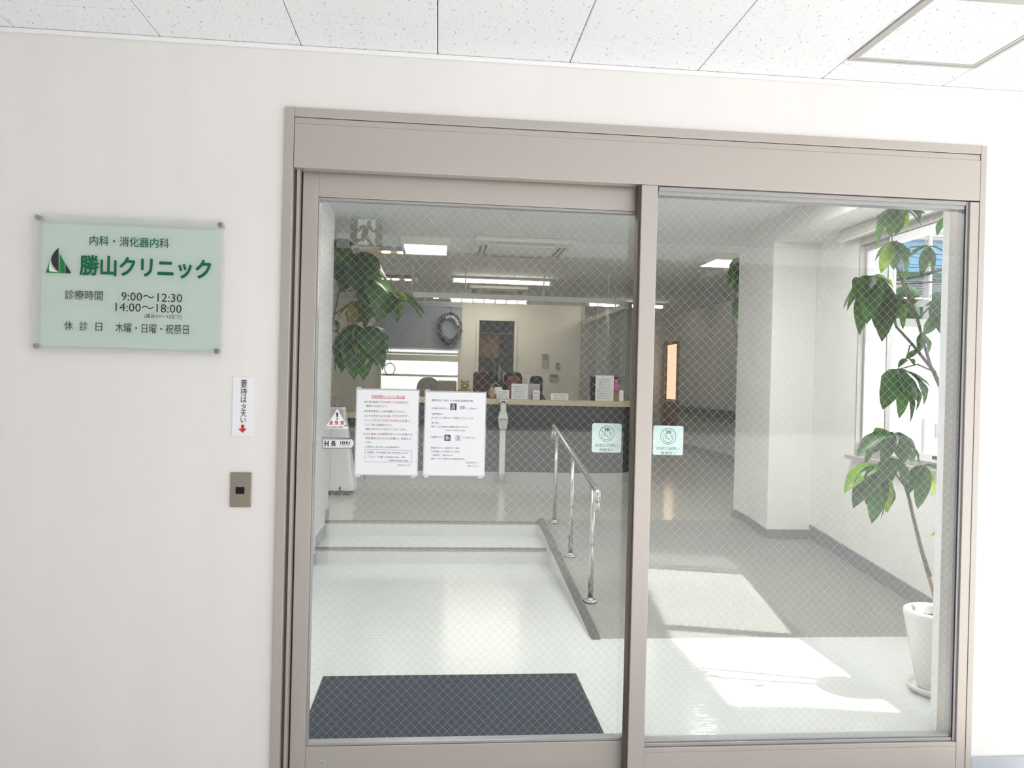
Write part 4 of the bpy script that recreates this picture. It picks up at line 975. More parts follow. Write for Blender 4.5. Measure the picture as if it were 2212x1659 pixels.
# purifier
p = atz(716, 1068, ZU); p.y = 5.2
pu = thing('air_purifier', (p.x, 5.3, ZU), 'tall tapered white air purifier with black base at left behind the wall', 'air purifier')
zt = at(725, 880, 5.2).z
def sq(c, hx, hy, z, r=0.25): return [(c[0] + x, c[1] + y, z) for x, y in rrect(-hx, hx, -hy, hy, min(hx, hy) * r, 4)]
mb = MB(); C_ = (p.x, 5.35)
lv = [sq(C_, 0.222, 0.16, ZU + 0.045), sq(C_, 0.226, 0.165, ZU + 0.075), sq(C_, 0.165, 0.12, ZU + 0.45), sq(C_, 0.105, 0.08, zt - 0.02), sq(C_, 0.095, 0.07, zt)]
for a, b in zip(lv[:-1], lv[1:]):
    n = len(a)
    for i in range(n): mb.face([a[i], a[(i + 1) % n], b[(i + 1) % n], b[i]], False)
mb.face(lv[-1]); mb.face(list(reversed(lv[0]))); mb.build('body', M['white_p'], pu)
mb = MB(); a, b = sq(C_, 0.20, 0.145, ZU + 0.001), sq(C_, 0.21, 0.15, ZU + 0.045)
for i in range(len(a)): mb.face([a[i], a[(i + 1) % len(a)], b[(i + 1) % len(a)], b[i]])
mb.face(list(reversed(a))); mb.face(b); mb.build('base', M['black'], pu)
q = at(734, 1058, 5.18); MB().box(q.x - 0.009, q.x + 0.009, 5.176, 5.20, ZU + 0.02, ZU + 0.085).build('foot_latch', M['black'], pu)
MB().box(C_[0] - 0.07, C_[0] + 0.07, 5.31, 5.39, zt, zt + 0.006).build('outlet_grille', M['base_dk'], pu)

# sanitiser stand
sx = at(1083, 1035, 6.22).x
sn = thing('sanitizer_stand', (sx, 6.22, ZU), 'white hand sanitizer dispenser on a slim pole before the counter', 'sanitizer stand')
Z_ = lambda y: at(1084, y, 6.22).z
MB().box(sx - 0.038, sx + 0.038, 6.19, 6.25, ZU, Z_(1025)).build('base_block', M['bead'], sn, bevel=0.004)
mb = MB(); stroke(mb, [(sx - 0.018, Z_(1027)), (sx, Z_(1036)), (sx + 0.018, Z_(1027)), (sx - 0.018, Z_(1027))], 0.004, 6.1885); mb.build('base_mark', M['white_p'], sn)
MB().box(sx - 0.033, sx + 0.033, 6.20, 6.24, Z_(1025) + 0.0005, Z_(926)).build('pole', M['white_p'], sn, bevel=0.004)
dz0, dz1, dz2, dz3 = Z_(926), Z_(905), Z_(893), Z_(864)
mb = MB(); lv = [[(sx - w, 6.17 + d, z), (sx + w, 6.17 + d, z), (sx + w, 6.27, z), (sx - w, 6.27, z)] for w, d, z in ((0.042, 0.0, dz0), (0.056, -0.02, dz1), (0.056, -0.02, dz1 + 0.012), (0.042, 0.01, dz2), (0.045, 0.01, dz3))]
for a, b in zip(lv[:-1], lv[1:]):
    for i in range(4): mb.face([a[i], a[(i + 1) % 4], b[(i + 1) % 4], b[i]])
mb.face(lv[-1]); mb.face(list(reversed(lv[0]))); dp = mb.build('dispenser', M['white_p'], sn, bevel=0.003)
for s in (-1, 1): MB().box(sx + s * 0.040 - 0.006, sx + s * 0.040 + 0.006, 6.172, 6.20, dz2 + 0.02, dz3 - 0.03).build('dark_grip', M['black'], dp)
MB().box(sx - 0.022, sx + 0.022, 6.172, 6.179, dz3 - 0.028, dz3 - 0.012).build('sensor_slot', M['black'], dp)
MB().box(sx - 0.05, sx + 0.05, 6.146, 6.149, dz1 - 0.002, dz1 + 0.004).build('drip_line', M['nosing'], dp)

# things on the counter top
ZT = 1.1925
def card(px0, px1, py0, py1, Y, label, mat='paper', lines=6, ink='ink_grey', cat='card stand', name='card_stand', head=None):
    a, b = at(px0, py0, Y), at(px1, py1, Y); zb = ZT; ztop = max(at((px0 + px1) / 2, py0, Y).z, zb + 0.04)
    t = thing(name, ((a.x + b.x) / 2, Y, zb), label, cat)
    MB().box(a.x, b.x, Y, Y + 0.004, zb + 0.002, ztop).build('card_face', M[mat], t)
    MB().box(a.x + 0.002, b.x - 0.002, Y - 0.002, Y + 0.05, zb, zb + 0.0018).build('stand_foot', M['clear'], t)
    mb = MB(); hh = ztop - zb
    for i in range(lines):
        z = ztop - hh * (0.12 + 0.8 * (i + 0.5) / max(lines, 1)); w = (b.x - a.x) * random.uniform(0.6, 0.85); x = (a.x + b.x) / 2 - w / 2
        body = random.choice(['ご案内を申し上げます', '保険証をご提示下さい', '受付時間のお知らせ', '順番にお呼びします', '発熱の方はお申し出'])
        vs, fs = glyphs(body, 1.0); x0 = min(v[0] for v in vs); x1 = max(v[0] for v in vs); y0 = min(v[1] for v in vs); y1 = max(v[1] for v in vs)
        n = len(mb.v); th = hh * 0.8 / max(lines, 1) * 0.55
        for v in vs: mb.v.append((x + (v[0] - x0) / (x1 - x0) * w, Y - 0.0006, z + ((v[1] - y0) / (y1 - y0) - 0.5) * th))
        for f in fs: mb.f.append(tuple(n + k for k in f)); mb.sm.append(False)
    if lines: mb.build('printed_text', M[ink], t)
    return t
card(1073, 1100, 842, 857, 6.42, 'low white card stand on the counter right above the sanitizer dispenser', lines=3)
card(1105, 1140, 829, 857, 6.44, 'square white card stand left of centre on the counter', lines=5)
card(1144, 1166, 829, 857, 6.50, 'grey card holder behind a small white card on the counter', mat='bead', lines=0)
card(1151, 1166, 843, 857, 6.43, 'tiny white card leaning before the grey holder on the counter', lines=2)
card(1190, 1228, 850, 859, 6.40, 'low blue-lettered name plate on the counter before the clear sheet', lines=2, ink='ink_blue', name='name_plate', cat='name plate')
card(1287, 1325, 811, 861, 6.42, 'tall white notice stand at the right end of the counter', lines=9)
card(1338, 1346, 843, 861, 6.46, 'slim upright white card before the cardboard box at right end', lines=0)
# small sign on basket
def bear(px_, py_, Y):
    p = at(px_, py_, Y); r = 0.055
    t = thing('plush_bear', (p.x, Y, ZT), 'small tan plush bear sitting on the counter above the right notice', 'plush toy')
    MB().ball((p.x, Y, ZT + 0.062), 0.055, 0.045, 0.06).build('body', M['tan'], t)
    h = MB().ball((p.x, Y - 0.005, ZT + 0.15), 0.05, 0.045, 0.045).build('head', M['tan'], t)
    for s in (-1, 1):
        MB().ball((p.x + s * 0.038, Y, ZT + 0.192), 0.018, 0.01, 0.018, 10, 6).build('ear', M['tan'], h)
        MB().ball((p.x + s * 0.016, Y - 0.047, ZT + 0.158), 0.005, 0.004, 0.005, 8, 5).build('eye', M['black'], h)
        MB().tube([(p.x + s * 0.045, Y - 0.01, ZT + 0.10), (p.x + s * 0.075, Y - 0.03, ZT + 0.06)], [0.018, 0.015], 8).build('arm', M['tan'], t)
        MB().tube([(p.x + s * 0.03, Y - 0.02, ZT + 0.022), (p.x + s * 0.045, Y - 0.085, ZT + 0.022)], [0.022, 0.02], 8).build('foot', M['tan'], t)
    MB().ball((p.x, Y - 0.048, ZT + 0.140), 0.018, 0.013, 0.014, 10, 6).build('muzzle', M['tan_l'], h)
bear(1004, 835, 6.55)
p = at(1070, 840, 6.56)
bk = thing('woven_basket', (p.x, 6.56, ZT), 'round tan woven basket on the counter behind the low card', 'basket')
MB().lathe((p.x, 6.56, ZT), [(0.0, 0.001), (0.055, 0.001), (0.08, 0.05), (0.075, 0.10), (0.06, 0.125), (0.055, 0.122), (0.07, 0.09), (0.05, 0.02), (0.0, 0.02)], 20).build('basket_body', M['tan_l'], bk)
mb = MB(); mb.tube([(p.x - 0.058, 6.56, ZT + 0.12), (p.x - 0.045, 6.56, ZT + 0.16), (p.x, 6.56, ZT + 0.18), (p.x + 0.045, 6.56, ZT + 0.16), (p.x + 0.058, 6.56, ZT + 0.12)], 0.006, 8).build('handle', M['tan_l'], bk)
MB().box(p.x - 0.01, p.x + 0.075, 6.475, 6.479, ZT + 0.055, ZT + 0.135).build('price_card', M['paper'], bk)
mb = MB()
for k in range(5):
    mb.ball((p.x - 0.04 + 0.02 * k, 6.55 + 0.01 * (k % 2), ZT + 0.128), 0.016, 0.016, 0.014, 8, 6)
mb.build('contents', M['cardboard'], bk)
p = at(1172, 851, 6.46)
t = thing('pen_tray', (p.x, 6.46, ZT), 'small dark folded cloth on the counter right of the white card', 'cloth')
MB().lathe((p.x, 6.46, ZT), [(0, 0.001), (0.036, 0.001), (0.034, 0.02), (0.012, 0.055), (0.0, 0.062)], 9).build('cloth_fold', M['maroon_f'], t)
p = at(1327, 850, 6.6)
t = thing('carton', (p.x, 6.6, ZT), 'brown cardboard carton at the right end of the counter', 'box')
MB().box(at(1318, 850, 6.56).x, at(1345, 850, 6.56).x, 6.56, 6.66, ZT + 0.001, ZT + 0.105).build('carton_body', M['cardboard'], t, bevel=0.002)
MB().box(at(1318, 850, 6.56).x - 0.001, at(1345, 850, 6.56).x + 0.001, 6.60, 6.62, ZT + 0.1, ZT + 0.1065).build('packing_tape', M['tan_l'], t)
p = at(1331, 822, 6.62)
t = thing('pink_plush', (p.x, 6.62, ZT), 'pink plush toy lying on the carton at the right end', 'plush toy')
zc_ = ZT + 0.107
MB().ball((p.x - 0.005, 6.61, zc_ + 0.055), 0.05, 0.042, 0.055).build('body', M['pink'], t)
MB().ball((p.x + 0.045, 6.60, zc_ + 0.020), 0.03, 0.03, 0.020).build('foot', M['pink'], t)
MB().ball((p.x - 0.01, 6.61, zc_ + 0.125), 0.036, 0.033, 0.033).build('head', M['pink'], t)
for s in (-1, 1): MB().ball((p.x - 0.01 + s * 0.027, 6.61, zc_ + 0.155), 0.012, 0.01, 0.014, 8, 6).build('ear', M['pink'], t)
p = at(1357, 843, 6.62)
t = thing('wooden_figure', (2.24, 6.68, ZT), 'small pale wooden figure at the far right corner of the counter', 'ornament')
MB().lathe((2.24, 6.68, ZT), [(0, 0.001), (0.026, 0.001), (0.028, 0.04), (0.018, 0.075), (0.0, 0.08)], 12).build('body', M['beech'], t)
MB().ball((2.24, 6.68, ZT + 0.10), 0.025, 0.025, 0.026, 10, 8).build('head', M['beech'], t)
p = at(1283, 835, 7.05)
t = thing('monitor', (p.x, 7.1, 0.981), 'black monitor edge on the desk behind the tall notice', 'monitor')
MB().box(p.x - 0.05, p.x + 0.32, 7.03, 7.06, 1.18, at(1283, 813, 7.05).z).build('screen_housing', M['black'], t, bevel=0.006)
MB().box(p.x + 0.11, p.x + 0.16, 7.05, 7.08, 0.995, 1.25).build('stand_neck', M['black'], t)
MB().box(p.x + 0.03, p.x + 0.24, 7.0, 7.16, 0.981, 0.995).build('stand_foot', M['black'], t, bevel=0.004)
p = at(1354, 905, 6.7)
t = thing('wall_handset', (2.425, 6.85, 0.95), 'pale grey handset hanging on the dark right end of the counter', 'handset')
z0_, z1_ = at(1355, 945, 6.85).z, at(1355, 878, 6.85).z
MB().box(2.407, 2.425, 6.83, 6.87, z0_, z1_).build('cradle', M['handset'], t, bevel=0.006)
MB().box(2.426, 2.445, 6.835, 6.865, z0_ + (z1_ - z0_) * 0.45, z1_ + 0.01).build('handle', M['handset'], t, bevel=0.008)

# chairs behind the counter
def chair(px_, top, w, Y, fab, label, rot=0.0, round_=0.10, cush=None, hb=0.42):
    p = at(px_, top, Y); zt = p.z
    t = thing('office_chair', (p.x, Y, ZU), label, 'chair', 'office chairs behind the counter')
    b_ = MB().prism(rrect(p.x - w / 2, p.x + w / 2, zt - hb, zt, round_, 6), Y + 0.20, Y + 0.26).build('backrest', M[fab], t, bevel=0.02)
    MB().prism(rrect(p.x - 0.22, p.x + 0.22, Y - 0.22, Y + 0.19, 0.08, 5), ZU + 0.42, ZU + 0.48, 'z').build('seat', M[fab], t, bevel=0.02)
    MB().tube([(p.x, Y + 0.15, ZU + 0.40), (p.x, Y + 0.28, ZU + 0.44), (p.x, Y + 0.275, zt - hb + 0.1)], 0.022, 8).build('back_support', M['black'], t)
    MB().cyl((p.x, Y, ZU + 0.08), 0.028, 0.335, 12).build('gas_column', M['black'], t)
    for k in range(5):
        a = R(20 + 72 * k); e = (p.x + 0.27 * math.cos(a), Y + 0.27 * math.sin(a), ZU + 0.065)
        q = MB().tube([(p.x, Y, ZU + 0.09), e], [0.022, 0.015], 8).build('leg', M['black'], t)
        MB().cyl((e[0] - 0.012, e[1], ZU + 0.026), 0.025, 0.024, 12, 'x').build('caster', M['black'], q)
    if cush:
        MB().prism(rrect(p.x - w * 0.32, p.x + w * 0.36, zt - 0.36, zt - 0.055, 0.06, 4), Y + 0.165, Y + 0.199).build('cushion', M[cush], t, bevel=0.012)
chair(925, 814, 0.34, 8.75, 'beige', 'beige round backed office chair behind the right notice', round_=0.165)
chair(966, 822, 0.26, 7.55, 'beige', 'low beige square backed office chair left of the plush bear', round_=0.03, hb=0.36)
chair(1042, 803, 0.22, 7.7, 'maroon_f', 'dark maroon office chair before the back doorway', round_=0.05)
chair(1112, 803, 0.26, 8.1, 'black_f', 'black office chair with a russet cushion behind the square card', cush='brown_f', round_=0.08)
chair(1163, 812, 0.19, 8.6, 'black_f', 'small black office chair behind the grey card holder', round_=0.06)

# small wall things on the back wall
for px0, px1, py0, py1, lab, nm, cat in ((1171, 1184, 764, 795, 'tall grey intercom panel on the reception back wall', 'wall_intercom', 'intercom'), (1201, 1209, 783, 797, 'small grey thermostat on the back wall right of the intercom', 'thermostat', 'thermostat'), (1188, 1205, 808, 824, 'square grey outlet plate low on the back wall', 'outlet_plate', 'outlet')):
    a, b = at(px0, py0, 10.97), at(px1, py1, 10.97)
    t = thing(nm, ((a.x + b.x) / 2, 10.98, b.z), lab, cat)
    MB().box(a.x, b.x, 10.972, 10.999, b.z, a.z).build('housing', M['bead'], t, bevel=0.004)
    MB().box(a.x + 0.015, b.x - 0.015, 10.968, 10.972, b.z + (a.z - b.z) * 0.55, a.z - 0.015).build('display', M['base_dk'], t)

# ================================================================ CURTAIN RAIL AND CLEAR SHEETS
RYL = 6.90
zr = at(1007, 640, RYL).z
cr = thing('curtain_rail', (0.9, RYL, zr), 'white ceiling hung curtain rail over the reception counter, bent back at right', 'rail')
xa = at(893, 634, RYL).x
path = [(xa, RYL), (1.95, RYL)] + arc(1.95, 7.38, 0.48, -90, 0, 8)[1:] + [(2.43, 10.4)]
mb = MB(); Wd, Hh = 0.018, 0.030
prev = None; secs = []
for i, (x, y) in enumerate(path):
    a = path[max(i - 1, 0)]; b = path[min(i + 1, len(path) - 1)]
    d = Vector((b[0] - a[0], b[1] - a[1])).normalized(); n = Vector((-d.y, d.x)) * Wd
    secs.append([(x + n.x, y + n.y, zr - Hh), (x - n.x, y - n.y, zr - Hh), (x - n.x, y - n.y, zr + Hh), (x + n.x, y + n.y, zr + Hh)])
for a, b in zip(secs[:-1], secs[1:]):
    for i in range(4): mb.face([a[i], a[(i + 1) % 4], b[(i + 1) % 4], b[i]])
mb.face(secs[0]); mb.face(secs[-1]); mb.build('rail', M['rail'], cr)
for x, y in ((at(840, 590, RYL).x + 0.28, RYL), (0.312, RYL), (1.276, RYL), (2.10, RYL + 0.03), (2.43, 8.0), (2.43, 9.2)):
    mb = MB(); mb.lathe((x, y, zr + Hh), [(0.0, 0), (0.022, 0.0), (0.022, 0.008), (0.009, 0.016), (0.009, ZC - zr - Hh - 0.03), (0.018, ZC - zr - Hh - 0.012), (0.018, ZC - zr - Hh)], 12)
    mb.build('hanger', M['rail'], cr)
zb = at(1180, 808, RYL).z
def sheet(path_fn, n, label, amp, seed, cat='clear sheet'):
    random.seed(seed); ph = [random.uniform(0, 6) for _ in range(4)]
    P = []
    for i in range(13):
        v = i / 12; row = []
        for j in range(n + 1):
            u = j / n; x, y, nx, ny = path_fn(u)
            w = amp * (0.25 + 0.75 * v) * (math.sin(u * 23 + ph[0]) * 0.6 + math.sin(u * 51 + ph[1] + v * 2) * 0.4 + math.sin(u * 9 + ph[2] - v * 3))
            row.append((x + nx * w, y + ny * w, zr - Hh - 0.002 - (zr - Hh - zb) * v + 0.01 * math.sin(u * 14 + ph[3]) * v))
        P.append(row)
    o = MB().grid(P).build('vinyl_sheet', M['vinyl'])
    return tag(o, label, cat)
xs0 = at(988, 700, RYL).x; xs1 = at(1281, 700, RYL).x
sheet(lambda u: (xs0 + (xs1 - xs0) * u, RYL, 0, 1), 90, 'wide clear vinyl sheet hanging from the rail above the counter', 0.020, 3)
sheet(lambda u: (xs1 + 0.01 + (1.93 - xs1) * u, RYL, 0, 1), 24, 'narrow clear vinyl sheet hanging above the tall notice', 0.016, 5)
sheet(lambda u: (2.43, 7.45 + 2.7 * u, 1, 0), 60, 'clear vinyl sheet hanging from the right return of the rail', 0.022, 8)
sheet(lambda u: (1.95 + 0.48 * math.sin(u * PI / 2), 7.38 - 0.48 * math.cos(u * PI / 2), math.sin(u * PI / 2), -math.cos(u * PI / 2)), 24, 'clear vinyl sheet bunched at the curved corner of the rail', 0.012, 9)

# ================================================================ CEILING FITTINGS
def square_light(q, label, rows=3, group='square ceiling lights'):
    A = [atz(x, y, ZC) for x, y in q]; x0, x1 = (A[0].x + A[2].x) / 2, (A[1].x + A[3].x) / 2; y1, y0 = (A[2].y + A[3].y) / 2, (A[0].y + A[1].y) / 2
    return ceiling_light(x0, x1, y0, y1, label, group)
def ceiling_light(x0, x1, y0, y1, label, group='square ceiling lights', lamp='lamp'):
    t = thing('ceiling_light', ((x0 + x1) / 2, (y0 + y1) / 2, ZC - 0.07), label, 'ceiling light', group)
    w = 0.03; z0 = ZC - 0.07
    mb = MB().box(x0, x1, y0, y0 + w, z0, ZC - 0.0005).box(x0, x1, y1 - w, y1, z0, ZC - 0.0005).box(x0, x0 + w, y0 + w, y1 - w, z0, ZC - 0.0005).box(x1 - w, x1, y0 + w, y1 - w, z0, ZC - 0.0005)
    mb.build('frame', M['cream'], t, bevel=0.003)
    # diffuser with three shallow lobes
    P = []
    for i in range(9):
        row = []
        for j in range(25):
            u, v = j / 24, i / 8
            row.append((x0 + w + (x1 - x0 - 2 * w) * u, y0 + w + (y1 - y0 - 2 * w) * v, z0 + 0.004 - 0.012 * abs(math.sin(u * 3 * PI)) * math.sin(v * PI) ** 0.5))
        P.append(row)
    MB().grid(P).build('diffuser', M[lamp], t)
    return t
ceiling_light(-0.385, 0.085, 4.86, 5.50, 'rectangular ceiling light left of the nearer air conditioner')
a, b = atz(1550, 543, ZC), atz(1518, 563, ZC)
ceiling_light(a.x - 0.01, a.x + 0.48, 5.03, 5.58, 'rectangular ceiling light over the ramp, partly hidden by the pier')
ceiling_light(-0.1, 0.5, 1.2, 1.8, 'added unseen fill light just inside the sliding door', lamp='fill_entry')  # unseen light added to brighten the entry
ceiling_light(1.7, 2.3, 1.6, 2.2, 'added unseen fill light over the foot of the ramp', lamp='fill_entry')  # second unseen light, added to brighten the ramp side
ceiling_light(-3.4, -2.9, 5.0, 5.6, 'added unseen ceiling light over the far left of the waiting area')  # unseen fixture added for more light indoors
def linear(x0, x1, y, label, n=0, w=0.07):
    t = thing('linear_light', ((x0 + x1) / 2, y, ZC - 0.06), label, 'ceiling light', 'linear ceiling lights')
    MB().box(x0 - 0.03, x1 + 0.03, y - w, y + w, ZC - 0.03, ZC - 0.0005).build('housing', M['cream'], t, bevel=0.003)
    if n:
        L_ = (x1 - x0) / n
        for k in range(n):
            q = MB().box(x0 + k * L_, x0 + (k + 1) * L_ - 0.02, y - w * 0.8, y + w * 0.8, ZC - 0.075, ZC - 0.031).build('tube', M['lamp_hi'], t, bevel=0.01)
            MB().box(x0 + (k + 1) * L_ - 0.0199, x0 + (k + 1) * L_ - 0.0001, y - w * 0.5, y + w * 0.5, ZC - 0.075, ZC - 0.031).build('end_clip', M['black'], t)
    else:
        MB().cyl((x0, y, ZC - 0.052), 0.021, x1 - x0, 14, 'x').build('tube', M['lamp_hi'], t)
        MB().box(x0 - 0.006, x1 + 0.006, y - w * 0.9, y + w * 0.9, ZC - 0.0315, ZC - 0.030).build('reflector', M['white_p'], t)
        for x in (x0 - 0.02, x1): MB().box(x, x + 0.02, y - 0.025, y + 0.025, ZC - 0.08, ZC - 0.03).build('lamp_holder', M['white_p'], t)
linear(0.18, 1.44, 7.63, 'longer strip light before the farther air conditioner')
linear(0.19, 1.46, 10.15, 'segmented strip light near the back wall', 7)
p0 = atz(1413, 656, ZC); 
linear(p0.x - 1.1, atz(1432, 656, ZC).x, p0.y, 'strip light at the corridor end')
def cassette(x0, x1, y0, y1, label):
    t = thing('air_conditioner', ((x0 + x1) / 2, (y0 + y1) / 2, ZC - 0.04), label, 'air conditioner', 'ceiling cassette air conditioners')
    z = ZC - 0.045
    MB().box(x0, x1, y0, y1, z, ZC - 0.0005).build('fascia', M['cream'], t, bevel=0.014, seg=3)
    mx, my = (x1 - x0), (y1 - y0)
    MB().box(x0 + 0.20 * mx, x1 - 0.20 * mx, y0 + 0.20 * my, y1 - 0.20 * my, z - 0.010, z).build('intake_grille', M['cream'], t, bevel=0.004)
    for (ax, bx, ay, by) in ((0.22, 0.78, 0.075, 0.125), (0.22, 0.78, 0.875, 0.925), (0.06, 0.14, 0.25, 0.75), (0.86, 0.94, 0.25, 0.75)):
        q = MB().box(x0 + ax * mx, x0 + bx * mx, y0 + ay * my, y0 + by * my, z - 0.0015, z).build('air_outlet', M['cream_dk'], t)
        cx_, cy_ = x0 + (ax + bx) / 2 * mx, y0 + (ay + by) / 2 * my
        if bx - ax > 0.3: MB().box(x0 + ax * mx + 0.01, x0 + bx * mx - 0.01, cy_ - 0.004, cy_ + 0.004, z - 0.006, z - 0.0016).build('louver', M['cream'], q)
        else: MB().box(cx_ - 0.008, cx_ + 0.008, y0 + ay * my + 0.01, y0 + by * my - 0.01, z - 0.006, z - 0.0016).build('louver', M['cream'], q)
cassette(0.318, 1.28, 4.64, 5.68, 'square ceiling cassette air conditioner nearest the door')
cassette(0.42, 1.26, 8.45, 9.2, 'farther ceiling cassette air conditioner behind the strip light')
def light_bar(q, lamps, label, endcap=False):
    A = [atz(x, y, ZC - 0.03) for x, y in q]; x0, x1 = A[0].x, A[1].x; y1, y0 = A[1].y, A[2].y
    y0, y1 = min(A[0].y, A[2].y), max(A[0].y, A[2].y)
    t = thing('light_bar', ((x0 + x1) / 2, (y0 + y1) / 2, ZC - 0.05), label, 'ceiling light', 'beige light bars with small lamps')
    MB().box(x0, x1, y0, y1, ZC - 0.04, ZC - 0.0005).build('housing', M['beech'], t, bevel=0.004)
    if endcap: MB().box(x1 + 0.0005, x1 + 0.03, y0, y1, ZC - 0.045, ZC - 0.0005).build('end_cap', M['white_p'], t)
    for x, y in lamps:
        p = atz(x, y, ZC - 0.05); py = y0 - 0.06
        r_ = MB().cyl((p.x, py, ZC - 0.045), 0.062, 0.0445, 18).build('lamp_rim', M['base_dk'], t)
        MB().cyl((p.x, py, ZC - 0.055), 0.046, 0.0098, 18).build('lamp_lens', M['lamp_hi'], r_)
light_bar([(775, 540), (888, 541), (888, 552)], [(829, 532), (865, 535)], 'beige light bar with two lamps left of the ceiling light')
light_bar([(815, 600), (896, 600), (896, 611)], [(832, 599), (853, 600), (881, 602)], 'beige light bar with three small lamps above the left plant', True)
for px_, py_, lab in ((902, 641, 'left'), (942, 644, 'right')):
    p = atz(px_, py_, ZC - 0.02)
    t = thing('downlight', (p.x, p.y, ZC - 0.02), 'tiny ceiling downlight above the back window, the %s one of two' % lab, 'ceiling light', 'tiny downlights above the back window')
    r_ = MB().cyl((p.x, p.y, ZC - 0.018), 0.055, 0.0175, 16).build('trim_ring', M['white_p'], t)
    MB().cyl((p.x, p.y, ZC - 0.024), 0.04, 0.0058, 16).build('lens', M['lamp'], r_)
for k, (px_, py_) in enumerate(((1141, 652), (1188, 648), (1218, 650), (1240, 650), (1262, 652))):
    p = atz(px_, py_, ZC - 0.05)
    p.y = min(p.y, 10.7)
    nth = ('leftmost', 'second', 'third', 'fourth', 'rightmost')[k]
    t = thing('spotlight', (p.x, p.y, ZC - 0.08), 'small ceiling spotlight right of the segmented strip light, %s of five' % nth, 'ceiling light', 'small spotlights near the back wall')
    MB().cyl((p.x, p.y, ZC - 0.03), 0.03, 0.0295, 12).build('canopy', M['rail'], t)
    MB().tube([(p.x, p.y, ZC - 0.028), (p.x - 0.02, p.y - 0.02, ZC - 0.075)], [0.014, 0.03], 12).build('lamp_head', M['cream'], t)

# ceiling access hatch outside
hA, hB = atz(1829, 131, ZC_OUT - 0.004), atz(2109, 147, ZC_OUT - 0.004); hC = atz(2000, 0, ZC_OUT - 0.004)
hx0, hx1 = hA.x, hB.x; hy1 = (hA.y + hB.y) / 2; hy0 = hy1 - (hx1 - hx0)
ht = thing('access_hatch', ((hx0 + hx1) / 2, hy0, ZC_OUT - 0.006), 'square framed access hatch in the porch ceiling at upper right', 'hatch')
for k, (m0, m1, z0_) in enumerate(((0.0, 0.012, 0.006), (0.0135, 0.026, 0.005))):
    MB().box(hx0 + m0, hx0 + m1, hy0 + m0, hy1 - m0, ZC_OUT - z0_, ZC_OUT - 0.0002).box(hx1 - m1, hx1 - m0, hy0 + m0, hy1 - m0, ZC_OUT - z0_, ZC_OUT - 0.0002).box(hx0 + m1, hx1 - m1, hy0 + m0, hy0 + m1, ZC_OUT - z0_, ZC_OUT - 0.0002).box(hx0 + m1, hx1 - m1, hy1 - m1, hy1 - m0, ZC_OUT - z0_, ZC_OUT - 0.0002).build(('outer_frame', 'inner_frame')[k], M['bead' if k == 9 else 'alu'], ht)
MB().box(hx0 + 0.012, hx0 + 0.0135, hy0 + 0.012, hy1 - 0.012, ZC_OUT - 0.003, ZC_OUT - 0.0002).build('frame_gap', M['black_seal_gap'], ht)
MB().box(hx0 + 0.0265, hx1 - 0.0265, hy0 + 0.0265, hy1 - 0.0265, ZC_OUT - 0.003, ZC_OUT - 0.0002).build('hatch_panel', M['tile'], ht)

# ================================================================ PLANTS
random.seed(21)
def leaf_mesh(name, w, bulge, fold, tipw=0.0, asym=0.0):
    P = []; n = 9
    for i in range(n + 1):
        t = i / n
        hw = w * (math.sin(PI * min(1, t ** 0.85)) ** 0.75 if 0 < t < 1 else 0.0) + (0.012 if i == 0 else 0.004)
        z = bulge * 4 * t * (1 - t)
        row = []
        for s in (-1, -0.5, 0, 0.5, 1):
            row.append((hw * s * (1 + asym * s), t, z + fold * hw * abs(s) * 1.3 - 0.10 * hw * math.sin(t * 14 + s * 2) * abs(s)))
        P.append(row)
    mb = MB().grid(P); me = mb.mesh(name, smooth_all=True)
    return me
LEAFS = [leaf_mesh('leaf', 0.17, 0.10, 0.35), leaf_mesh('leaf', 0.20, 0.15, 0.2), leaf_mesh('leaf', 0.145, 0.06, 0.5, asym=0.1), leaf_mesh('leaf', 0.22, 0.12, -0.15)]
_leafcache = {}
def leaf(parent, hub, tip, mat='leaf', wscale=1.0, kind=None, roll=0.0):
    k = random.randrange(4) if kind is None else kind
    key = (k, mat)
    if key not in _leafcache:
        me = LEAFS[k].copy(); me.name = 'leaf'; me.materials.clear(); me.materials.append(M[mat]); _leafcache[key] = me
    d = tip - hub; L_ = d.length; y = d.normalized()
    hor = Vector((d.x, d.y, 0)); hor = hor.normalized() if hor.length > 1e-4 else Vector((0, -1, 0))
    ref = Vector((0, 0, 0.75)) + hor * 0.55 + Vector((0, -0.55, 0)) + Vector((random.uniform(-.25, .25), random.uniform(-.25, .25), 0))
    z = (ref - y * ref.dot(y)).normalized(); x = y.cross(z)
    if roll:
        q = Quaternion(y, roll); z = q @ z; x = q @ x
    o = bpy.data.objects.new('leaf', _leafcache[key]); COL.objects.link(o)
    o.parent = parent; o.matrix_parent_inverse = Matrix.Translation(-Vector(parent.location))
    s = L_ * wscale
    o.matrix_basis = Matrix(((x.x * s, y.x * L_, z.x * L_, hub.x), (x.y * s, y.y * L_, z.y * L_, hub.y), (x.z * s, y.z * L_, z.z * L_, hub.z), (0, 0, 0, 1)))
    return o
